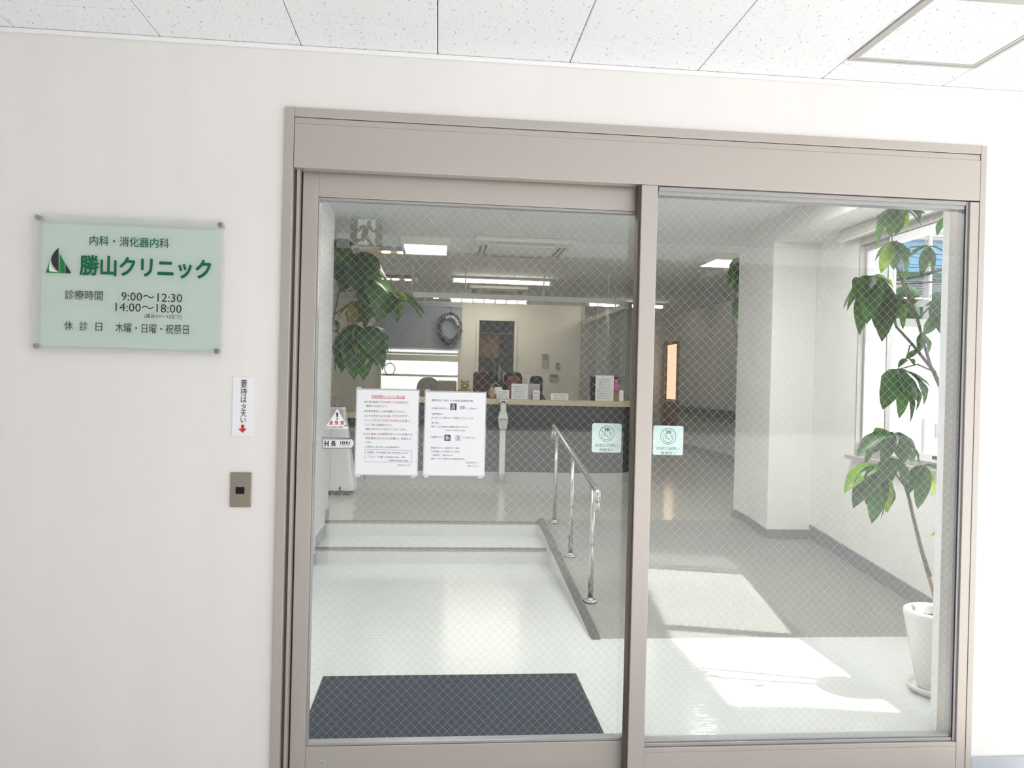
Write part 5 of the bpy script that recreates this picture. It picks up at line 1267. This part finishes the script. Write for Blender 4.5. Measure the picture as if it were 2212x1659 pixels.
def cluster(parent, hub, Yh, tips, mat='leaf', w=1.1, stem_from=None, rad=0.004, fill=0):
    H = at(hub[0], hub[1], Yh)
    for tp in tips:
        x, y, dY = tp[:3]; m = tp[3] if len(tp) > 3 else mat; ws = tp[4] * (w if tp[4] > 0.5 else 1) if len(tp) > 4 else w
        leaf(parent, H + Vector((random.uniform(-.006, .006), random.uniform(-.006, .006), random.uniform(-.004, .004))), at(x, y, Yh + dY), m, ws)
        for q in range(fill):
            leaf(parent, H + Vector((random.uniform(-.03, .03), random.uniform(0, .08), random.uniform(-.03, .01))), at(hub[0] + (x - hub[0]) * random.uniform(.6, .95) + random.uniform(-14, 14), hub[1] + (y - hub[1]) * random.uniform(.6, .95), Yh + dY + random.uniform(.02, .12)), 'leaf', ws * 1.1)
    if stem_from is not None:
        S_ = Vector(stem_from); mid = (S_ + H) / 2 + Vector((0, 0, 0.03))
        MB().tube([S_, mid, H], [rad * 1.3, rad, rad * 0.8], 7).build('petiole', M['leaf_lit' if mat != 'leaf' else 'bark'], parent)
    return H

# --- right plant in the white pot
PX_, PY_ = 2.335, 0.75
pr = thing('potted_plant', (PX_, PY_, 0.0), 'tall broad leaved plant in a round white pot before the window', 'potted plant')
rimz = at(2010, 1318, 0.75).z; rtop = 0.185; 
rimL = at(1961, 1318, PY_).x; rtop = PX_ - rimL
botL = at(1985, 1485, PY_).x; rbot = PX_ - botL
pot = MB().lathe((PX_, PY_, 0.0), [(0.0, 0.026), (rbot * 0.96, 0.026), (rbot, 0.034), (rbot + (rtop - rbot) * 0.5, rimz * 0.5), (rtop - 0.002, rimz - 0.03), (rtop, rimz - 0.008), (rtop - 0.008, rimz), (rtop - 0.026, rimz + 0.0), (rtop - 0.034, rimz - 0.012), (rtop - 0.036, rimz - 0.055), (rtop - 0.037, rimz - 0.056)], 48).build('pot', M['pot'], pr)
rs_ = PX_ - at(1964, 1478, PY_).x
MB().lathe((PX_, PY_, 0.0), [(0.0, 0.001), (rs_ - 0.03, 0.001), (rs_ - 0.006, 0.022), (rs_, 0.040), (rs_ - 0.007, 0.041), (rs_ - 0.016, 0.026), (rs_ - 0.036, 0.012), (0.0, 0.012)], 48).build('saucer', M['pot'], pr)
P = []
for i in range(10):
    r = (rtop - 0.0345) * i / 9
    P.append([(PX_ + r * math.cos(2 * PI * k / 30), PY_ + r * math.sin(2 * PI * k / 30), rimz - 0.052 + random.uniform(0, 0.008)) for k in range(31)])
MB().grid(P).build('soil', M['soil'], pr)
sb = at(2034, 1345, 0.73)
s1 = [Vector((sb.x, 0.76, rimz - 0.06)), at(2024, 1300, 0.76), at(2008, 1245, 0.77), at(1990, 1185, 0.78), at(1974, 1120, 0.79), at(1962, 1070, 0.80), at(1955, 1050, 0.81)]
MB().tube(s1[:3], [0.0135, 0.0125, 0.0115], 10).build('trunk_base', M['bark_b'], pr)
MB().tube(s1[2:], [0.0115, 0.010, 0.009, 0.0075, 0.006], 10).build('trunk', M['bark'], pr)
s2 = [Vector((sb.x + 0.05, 0.80, rimz - 0.06)), at(2062, 1150, 0.82), at(2068, 950, 0.86), at(2045, 868, 0.92), at(2018, 803, 0.95), at(1972, 745, 0.98), at(1936, 706, 1.0)]
MB().tube(s2, [0.014, 0.012, 0.0105, 0.009, 0.0085, 0.007, 0.006], 10).build('trunk', M['bark'], pr)
s3 = [at(2045, 868, 0.92), at(2010, 790, 0.98), at(1995, 740, 1.0), at(1982, 690, 1.05), at(1965, 640, 1.08), at(1955, 612, 1.1)]
MB().tube(s3, [0.009, 0.008, 0.0075, 0.007, 0.006, 0.005], 10).build('branch', M['bark'], pr)
s4 = [at(1985, 700, 1.04), at(1960, 640, 1.15), at(1930, 560, 1.2), at(1925, 500, 1.25)]
MB().tube(s4, [0.007, 0.006, 0.005, 0.004], 8).build('branch', M['bark'], pr)
T = s1[-1]
cluster(pr, (1932, 936), 0.80, [(1851, 986, -.04), (1868, 1012, .10), (1905, 1006, -.10), (1953, 1000, -.12), (1985, 1002, .02), (1882, 965, .12, 'leaf', 1.15), (1912, 990, -.02, 'leaf', 1.3), (1972, 985, -.06, 'leaf', 1.2)], stem_from=T, fill=1)
cluster(pr, (1900, 1008), 0.76, [(1824, 1066, -.02, 'leaf_lit'), (1843, 1098, -.06), (1862, 1068, .05, 'leaf_lit', .8), (1883, 1131, -.08, 'leaf', .9), (1902, 1122, .0, 'leaf', .8), (1917, 1108, -.10, 'leaf_lit', .95), (1874, 1075, -.12), (1855, 1085, .06)], stem_from=T, fill=1)
cluster(pr, (1930, 990), 0.74, [(1962, 1052, -.10, 'leaf', 1.1), (1945, 1040, .03), (1918, 1050, -.04, 'leaf', 1.1), (1900, 1045, -.08)], stem_from=T)
cluster(pr, (1997, 1006), 0.78, [(1961, 1070, .00), (1982, 1099, -.05, 'leaf', .9), (2012, 1072, .02, 'leaf_lit', .9), (1962, 1022, .05, 'leaf_lit', .9), (2040, 1020, -.03), (1990, 1058, .08, 'leaf_lit')], stem_from=T)
cluster(pr, (2035, 1150), 0.72, [(2010, 1157, -.02, 'leaf_lit', .8)])
cluster(pr, (1944, 797), 0.95, [(1903, 838, .0), (1907, 885, -.05, 'leaf', .85), (1926, 868, -.10), (1942, 904, -.06, 'leaf', .8), (1966, 913, .02, 'leaf', .7), (1980, 866, -.08), (2012, 838, .0), (1958, 860, -.12, 'leaf', 1.1), (1978, 888, .04), (1995, 875, .05, 'leaf', .8)], stem_from=s2[4])
cluster(pr, (1958, 775), 0.97, [(1940, 795, -.05), (1975, 790, -.06), (1985, 755, .0, 'leaf', 1.1)], stem_from=s2[5])
cluster(pr, (1886, 596), 1.05, [(1830, 672, .02, 'leaf', .55), (1852, 655, -.08, 'leaf', 1.1), (1857, 724, -.02, 'leaf', .7), (1905, 738, -.10, 'leaf', .85), (1878, 690, .05, 'leaf_lit'), (1928, 622, .04, 'leaf_lit', .7), (1872, 700, -.14), (1925, 645, -.05, 'leaf_lit', .7)], stem_from=s2[6], fill=1)
cluster(pr, (1920, 640), 1.02, [(1900, 700, -.08, 'leaf', 1.1), (1925, 702, -.05, 'leaf', 1.1), (1950, 712, -.04, 'leaf', .9), (1968, 672, .03), (1885, 690, .06, 'leaf', 1.2)], stem_from=s2[6])
cluster(pr, (1936, 520), 1.12, [(1930, 583, -.05, 'leaf', .8), (1948, 620, .0, 'leaf', .8), (1956, 568, -.10), (1890, 565, .02, 'leaf', .6), (1903, 590, -.06, 'leaf_lit', .7)], stem_from=s4[2])
cluster(pr, (1945, 448), 1.10, [(1897, 492, -.05, 'leaf', 1.1), (1922, 512, -.10, 'leaf', 1.0), (1958, 494, -.06, 'leaf_lit', .9), (1992, 492, -.02, 'leaf', 1.15), (1992, 462, .08, 'leaf', 1.0), (1892, 540, .03, 'leaf', .5)], stem_from=s4[3], fill=1)
cluster(pr, (2004, 532), 1.20, [(1960, 560, .0, 'leaf', .6), (2014, 592, -.06, 'leaf', .7), (2042, 552, .02, 'leaf', .7), (1990, 596, -.08, 'leaf', .55)], stem_from=s4[2])
cluster(pr, (2048, 470), 1.15, [(2024, 510, -.02), (2064, 500, .03), (2050, 520, -.06)])
cluster(pr, (2046, 650), 1.0, [(2010, 692, -.05, 'leaf', 1.1), (2034, 724, -.08, 'leaf', 1.0), (2062, 745, .0), (1998, 662, .03), (2052, 770, .05, 'leaf_lit', .9)], stem_from=s3[3])
cluster(pr, (1995, 722), 0.98, [(1985, 762, -.05), (2003, 765, -.02), (2020, 680, .05)], stem_from=s3[2])

# --- left plant behind the wall end
pl = thing('potted_tree', (-1.22, 4.75, ZU), 'big dark leaved plant with some yellow leaves behind the left wall', 'potted plant')
lx, ly = -1.22, 4.75
MB().lathe((lx, ly, ZU), [(0.0, 0.001), (0.15, 0.001), (0.165, 0.15), (0.185, 0.34), (0.175, 0.35), (0.16, 0.34), (0.158, 0.29)], 32).build('pot', M['pot'], pl)
P = []
for i in range(5):
    r = 0.157 * i / 4; P.append([(lx + r * math.cos(2 * PI * k / 20), ly + r * math.sin(2 * PI * k / 20), ZU + 0.295 + random.uniform(0, .01)) for k in range(21)])
MB().grid(P).build('soil', M['soil'], pl)
LT = [Vector((lx, ly, ZU + 0.29)), Vector((lx + 0.03, ly, 1.1)), at(716, 712, 4.75), at(722, 680, 4.72), at(733, 630, 4.7), at(745, 575, 4.7), at(752, 545, 4.7)]
MB().tube(LT, [0.022, 0.018, 0.012, 0.011, 0.010, 0.008, 0.006], 10).build('trunk', M['bark'], pl)
LB = [LT[2], at(738, 720, 4.6), at(760, 695, 4.5)]
MB().tube(LB, [0.010, 0.008, 0.006], 8).build('branch', M['bark_b'], pl)
cluster(pl, (733, 516), 4.15, [(722, 560, .05), (748, 562, -.10, 'leaf', 1.1), (718, 600, .0), (766, 531, .05, 'leaf', .35), (752, 585, -.05, 'leaf', 1.1), (735, 570, -.12, 'leaf', 1.2)], stem_from=LT[6], w=1.45, fill=1)
cluster(pl, (752, 548), 4.6, [(722, 602, -.05, 'leaf', .9), (731, 618, .05, 'leaf', .9), (745, 632, -.08, 'leaf', .9), (760, 618, .0), (775, 600, -.10, 'leaf', 1.1), (790, 585, .05)], stem_from=LT[5], w=1.45, fill=1)
cluster(pl, (780, 545), 4.5, [(822, 602, .0, 'leaf', 1.0), (808, 618, -.08, 'leaf', 1.1), (790, 640, .04, 'leaf', 1.0), (770, 632, -.12, 'leaf', 1.0), (800, 570, .05, 'leaf', 1.2), (838, 612, .06, 'leaf_y', .7)], stem_from=LT[5], w=1.45, fill=1)
cluster(pl, (800, 600), 4.45, [(845, 645, -.05, 'leaf_lit', 1.1), (830, 662, .0, 'leaf', 1.0), (785, 660, -.10, 'leaf', 1.0), (762, 640, .02, 'leaf_lit', .8), (812, 672, -.12, 'leaf', 1.0), (780, 690, .05, 'leaf_y', .8)], stem_from=LT[4], w=1.45, fill=1)
cluster(pl, (848, 632), 4.4, [(880, 652, -.05, 'leaf_lit', 1.4), (860, 650, .0), (912, 690, .02, 'leaf', .45), (918, 678, .08, 'leaf', .4), (858, 700, .05, 'leaf', .8), (830, 690, -.06)], stem_from=LT[4], w=1.45, fill=1)
cluster(pl, (778, 650), 4.45, [(729, 690, .0, 'leaf_y', .55), (758, 700, -.08, 'leaf_y', 1.0), (788, 712, .03), (800, 690, -.10, 'leaf', 1.1), (812, 720, .05), (772, 700, .08, 'leaf_y', .9)], stem_from=LT[3], w=1.45, fill=1)
cluster(pl, (722, 690), 4.6, [(729, 718, -.05, 'leaf', 1.0)])
cluster(pl, (770, 702), 4.45, [(724, 802, .05, 'leaf', .8), (738, 806, -.08, 'leaf', .8), (758, 795, .0, 'leaf', .85), (765, 820, -.12, 'leaf', .75), (785, 822, -.06, 'leaf', .75), (716, 762, .08, 'leaf', 1.0), (790, 790, -.14, 'leaf_lit', .85), (748, 760, -.15, 'leaf', 1.3)], stem_from=LB[2], w=1.45, fill=1)
cluster(pl, (800, 705), 4.4, [(820, 752, -.05, 'leaf', 1.2), (835, 770, .04, 'leaf', .9), (812, 790, -.10, 'leaf', .85), (826, 800, .02, 'leaf', .8), (800, 770, -.14, 'leaf', 1.2), (840, 735, .0)], stem_from=LB[2], w=1.45, fill=1)
cluster(pl, (768, 740), 4.35, [(745, 790, -.04, 'leaf', 1.2), (775, 800, -.06, 'leaf', 1.1), (730, 785, .02, 'leaf', 1.1), (770, 765, -.1, 'leaf_y', .9), (800, 785, .0, 'leaf', 1.1)], stem_from=LB[2], w=1.45, fill=1)

# --- third plant mostly hidden behind the pier
ph = thing('shaded_plant', (3.12, 4.55, ZU), 'shaded plant with drooping leaves half hidden behind the pier', 'potted plant')
MB().lathe((3.12, 4.55, ZU), [(0.0, 0.001), (0.12, 0.001), (0.14, 0.28), (0.13, 0.285), (0.115, 0.25), (0.0, 0.25)], 28).build('pot', M['pot'], ph)
hs_ = [Vector((3.12, 4.55, ZU + 0.24)), at(1592, 735, 4.5), at(1583, 690, 4.5), at(1588, 640, 4.5), at(1602, 560, 4.5)]
MB().tube([hs_[0], Vector((3.05, 4.55, 1.4))] + hs_[1:], [0.014, 0.012, 0.008, 0.007, 0.006, 0.005], 8).build('trunk', M['bark'], ph)
cluster(ph, (1602, 556), 4.5, [(1578, 600, -.05, 'leaf', 1.0), (1571, 627, .0, 'leaf', .6), (1590, 618, -.06, 'leaf', .7), (1584, 632, .05, 'leaf', .7), (1598, 640, -.03, 'leaf', .7)])
cluster(ph, (1600, 600), 4.45, [(1583, 628, -.05, 'leaf', .8), (1590, 640, .05, 'leaf', .7), (1604, 650, .0)])
cluster(ph, (1600, 640), 4.5, [(1584, 676, .0, 'leaf', 1.1), (1592, 690, -.05, 'leaf', 1.1)])

# ================================================================ OUTSIDE THE WINDOW
nb = thing('white_building', (9, 10.6, -0.08), 'overexposed white neighbouring building outside the big window', 'building')
zt_ = at(1960, 705, 9.6).z
MB().box(6.2, 14.0, 9.6, 13.0, -0.08, zt_).build('wall', M['neigh'], nb)
MB().box(6.1, 14.1, 9.5, 13.1, zt_, zt_ + 0.12).build('roof_slab', M['neigh_g'], nb)
a, b = at(2022, 915, 9.57), at(2052, 948, 9.57)
q = MB().box(a.x, b.x + 0.3, 9.57, 9.599, b.z, a.z).build('window', M['neigh_g'], nb)
MB().box(at(1993, 908, 9.58).x, at(1997, 908, 9.58).x, 9.56, 9.599, -0.08, at(1995, 905, 9.58).z).build('downpipe', M['neigh_g'], nb)
hdg = tag(MB().build('hedge', M['hedge']), 'clipped green hedge behind the white neighbouring wall', 'hedge')
mb = MB(); random.seed(4)
hx0_, hx1_ = 9.2, 20.0; z0h, z1h = zt_ - 0.8, at(2010, 640, 15.0).z
for i in range(420):
    x = random.uniform(hx0_, hx1_); z = random.uniform(0.0, z1h) ; mb.ball((x, 15.0 + random.uniform(-.3, .3), z), random.uniform(.18, .4), .35, random.uniform(.18, .35), 7, 5)
old = hdg.data; hdg.data = mb.mesh('hedge'); hdg.data.materials.append(M['hedge']); bpy.data.meshes.remove(old); hdg['kind'] = 'stuff'
bt = thing('blue_tower', (26, 32, -0.08), 'blue glazed office block beyond the overhead cables', 'building')
a, b = at(1955, 512, 30), at(2078, 512, 30); zg = at(2000, 600, 30).z; ztop = at(2000, 518, 30).z
bx0, bx1 = a.x, b.x + 4
MB().box(bx0, bx1, 30.1, 40, -0.08, ztop - 0.1).build('tower_core', M['blue_fr'], bt)
nf = 9
for k in range(nf):
    z0_ = ztop - (k + 1) * 0.62; 
    for j in range(7):
        xa_ = bx0 + (bx1 - bx0) * j / 7; xb_ = bx0 + (bx1 - bx0) * (j + 1) / 7
        MB().box(xa_ + 0.012, xb_ - 0.012, 30.0, 30.099, z0_ + 0.012, z0_ + 0.60).build('glass_panel', M['blue_gl'], bt)
MB().box(bx0 - 0.1, bx1 + 0.1, 29.95, 40.1, ztop - 0.1, ztop + 0.15).build('parapet', M['blue_fr'], bt)
gb = thing('grey_building', (17, 20, -0.08), 'low grey green clad building before the blue office block', 'building')
a, b = at(1946, 610, 20), at(2080, 610, 20)
MB().box(a.x, b.x + 3, 20, 24, -0.08, at(2000, 598, 20).z).build('wall', M['neigh_g'], gb)
for k in range(6):
    z = at(2000, 606 + k * 5, 19.9).z; MB().box(a.x + 0.1, b.x + 2.9, 19.95, 19.999, z - 0.02, z + 0.02).build('cladding_rib', M['base_dk'], gb)
MB().box(a.x - 0.1, b.x + 3.1, 19.9, 24.1, at(2000, 598, 20).z, at(2000, 598, 20).z + 0.12).build('roof', M['hedge'], gb)
up = thing('utility_pole', (11.5, 13.2, -0.08), 'slim utility pole carrying the cables outside the window', 'pole')
pb = at(2006, 560, 13.2)
MB().tube([(pb.x, 13.2, -0.08), (pb.x, 13.2, at(2006, 496, 13.2).z)], [0.10, 0.07], 12).build('pole', M['neigh_g'], up)
for y in (503, 516): z = at(2006, y, 13.2).z; MB().box(pb.x - 0.45, pb.x + 0.45, 13.14, 13.19, z - 0.03, z + 0.03).build('crossarm', M['neigh_g'], up)
for k, (xa_, ya_, xb_, yb_, r) in enumerate(((1925, 605, 2140, 536, 0.035), (1925, 612, 2140, 575, 0.018), (1940, 566, 2140, 556, 0.008), (1940, 548, 2140, 550, 0.008), (1940, 530, 2140, 546, 0.006), (1998, 600, 2140, 585, 0.02), (2006, 505, 2140, 560, 0.006))):
    A, B = at(xa_, ya_, 13.6), at(xb_, yb_, 12.2)
    nm = ('thickest', 'second thick', 'upper thin', 'topmost level', 'sagging thin', 'lowest thick', 'steep thin')[k]
    pts = [A.lerp(B, t) - Vector((0, 0, 0.12 * 4 * t * (1 - t))) for t in [i / 12 for i in range(13)]]
    tag(MB().tube(pts, r, 6).build('overhead_cable', M['cable']), '%s black overhead cable crossing the blue office block' % nm, 'cable', 'overhead cables outside the window')
# building across the street, seen only as a reflection in the glass
ob = thing('street_building', (0, -22, -0.08), 'plain grey building across the street, mirrored in the door glass', 'building')
MB().box(-14, 16, -26, -22, -0.08, 5.2).build('wall', M['street'], ob)
MB().box(-14.2, 16.2, -26.2, -21.8, 5.2, 5.4).build('parapet', M['street'], ob)
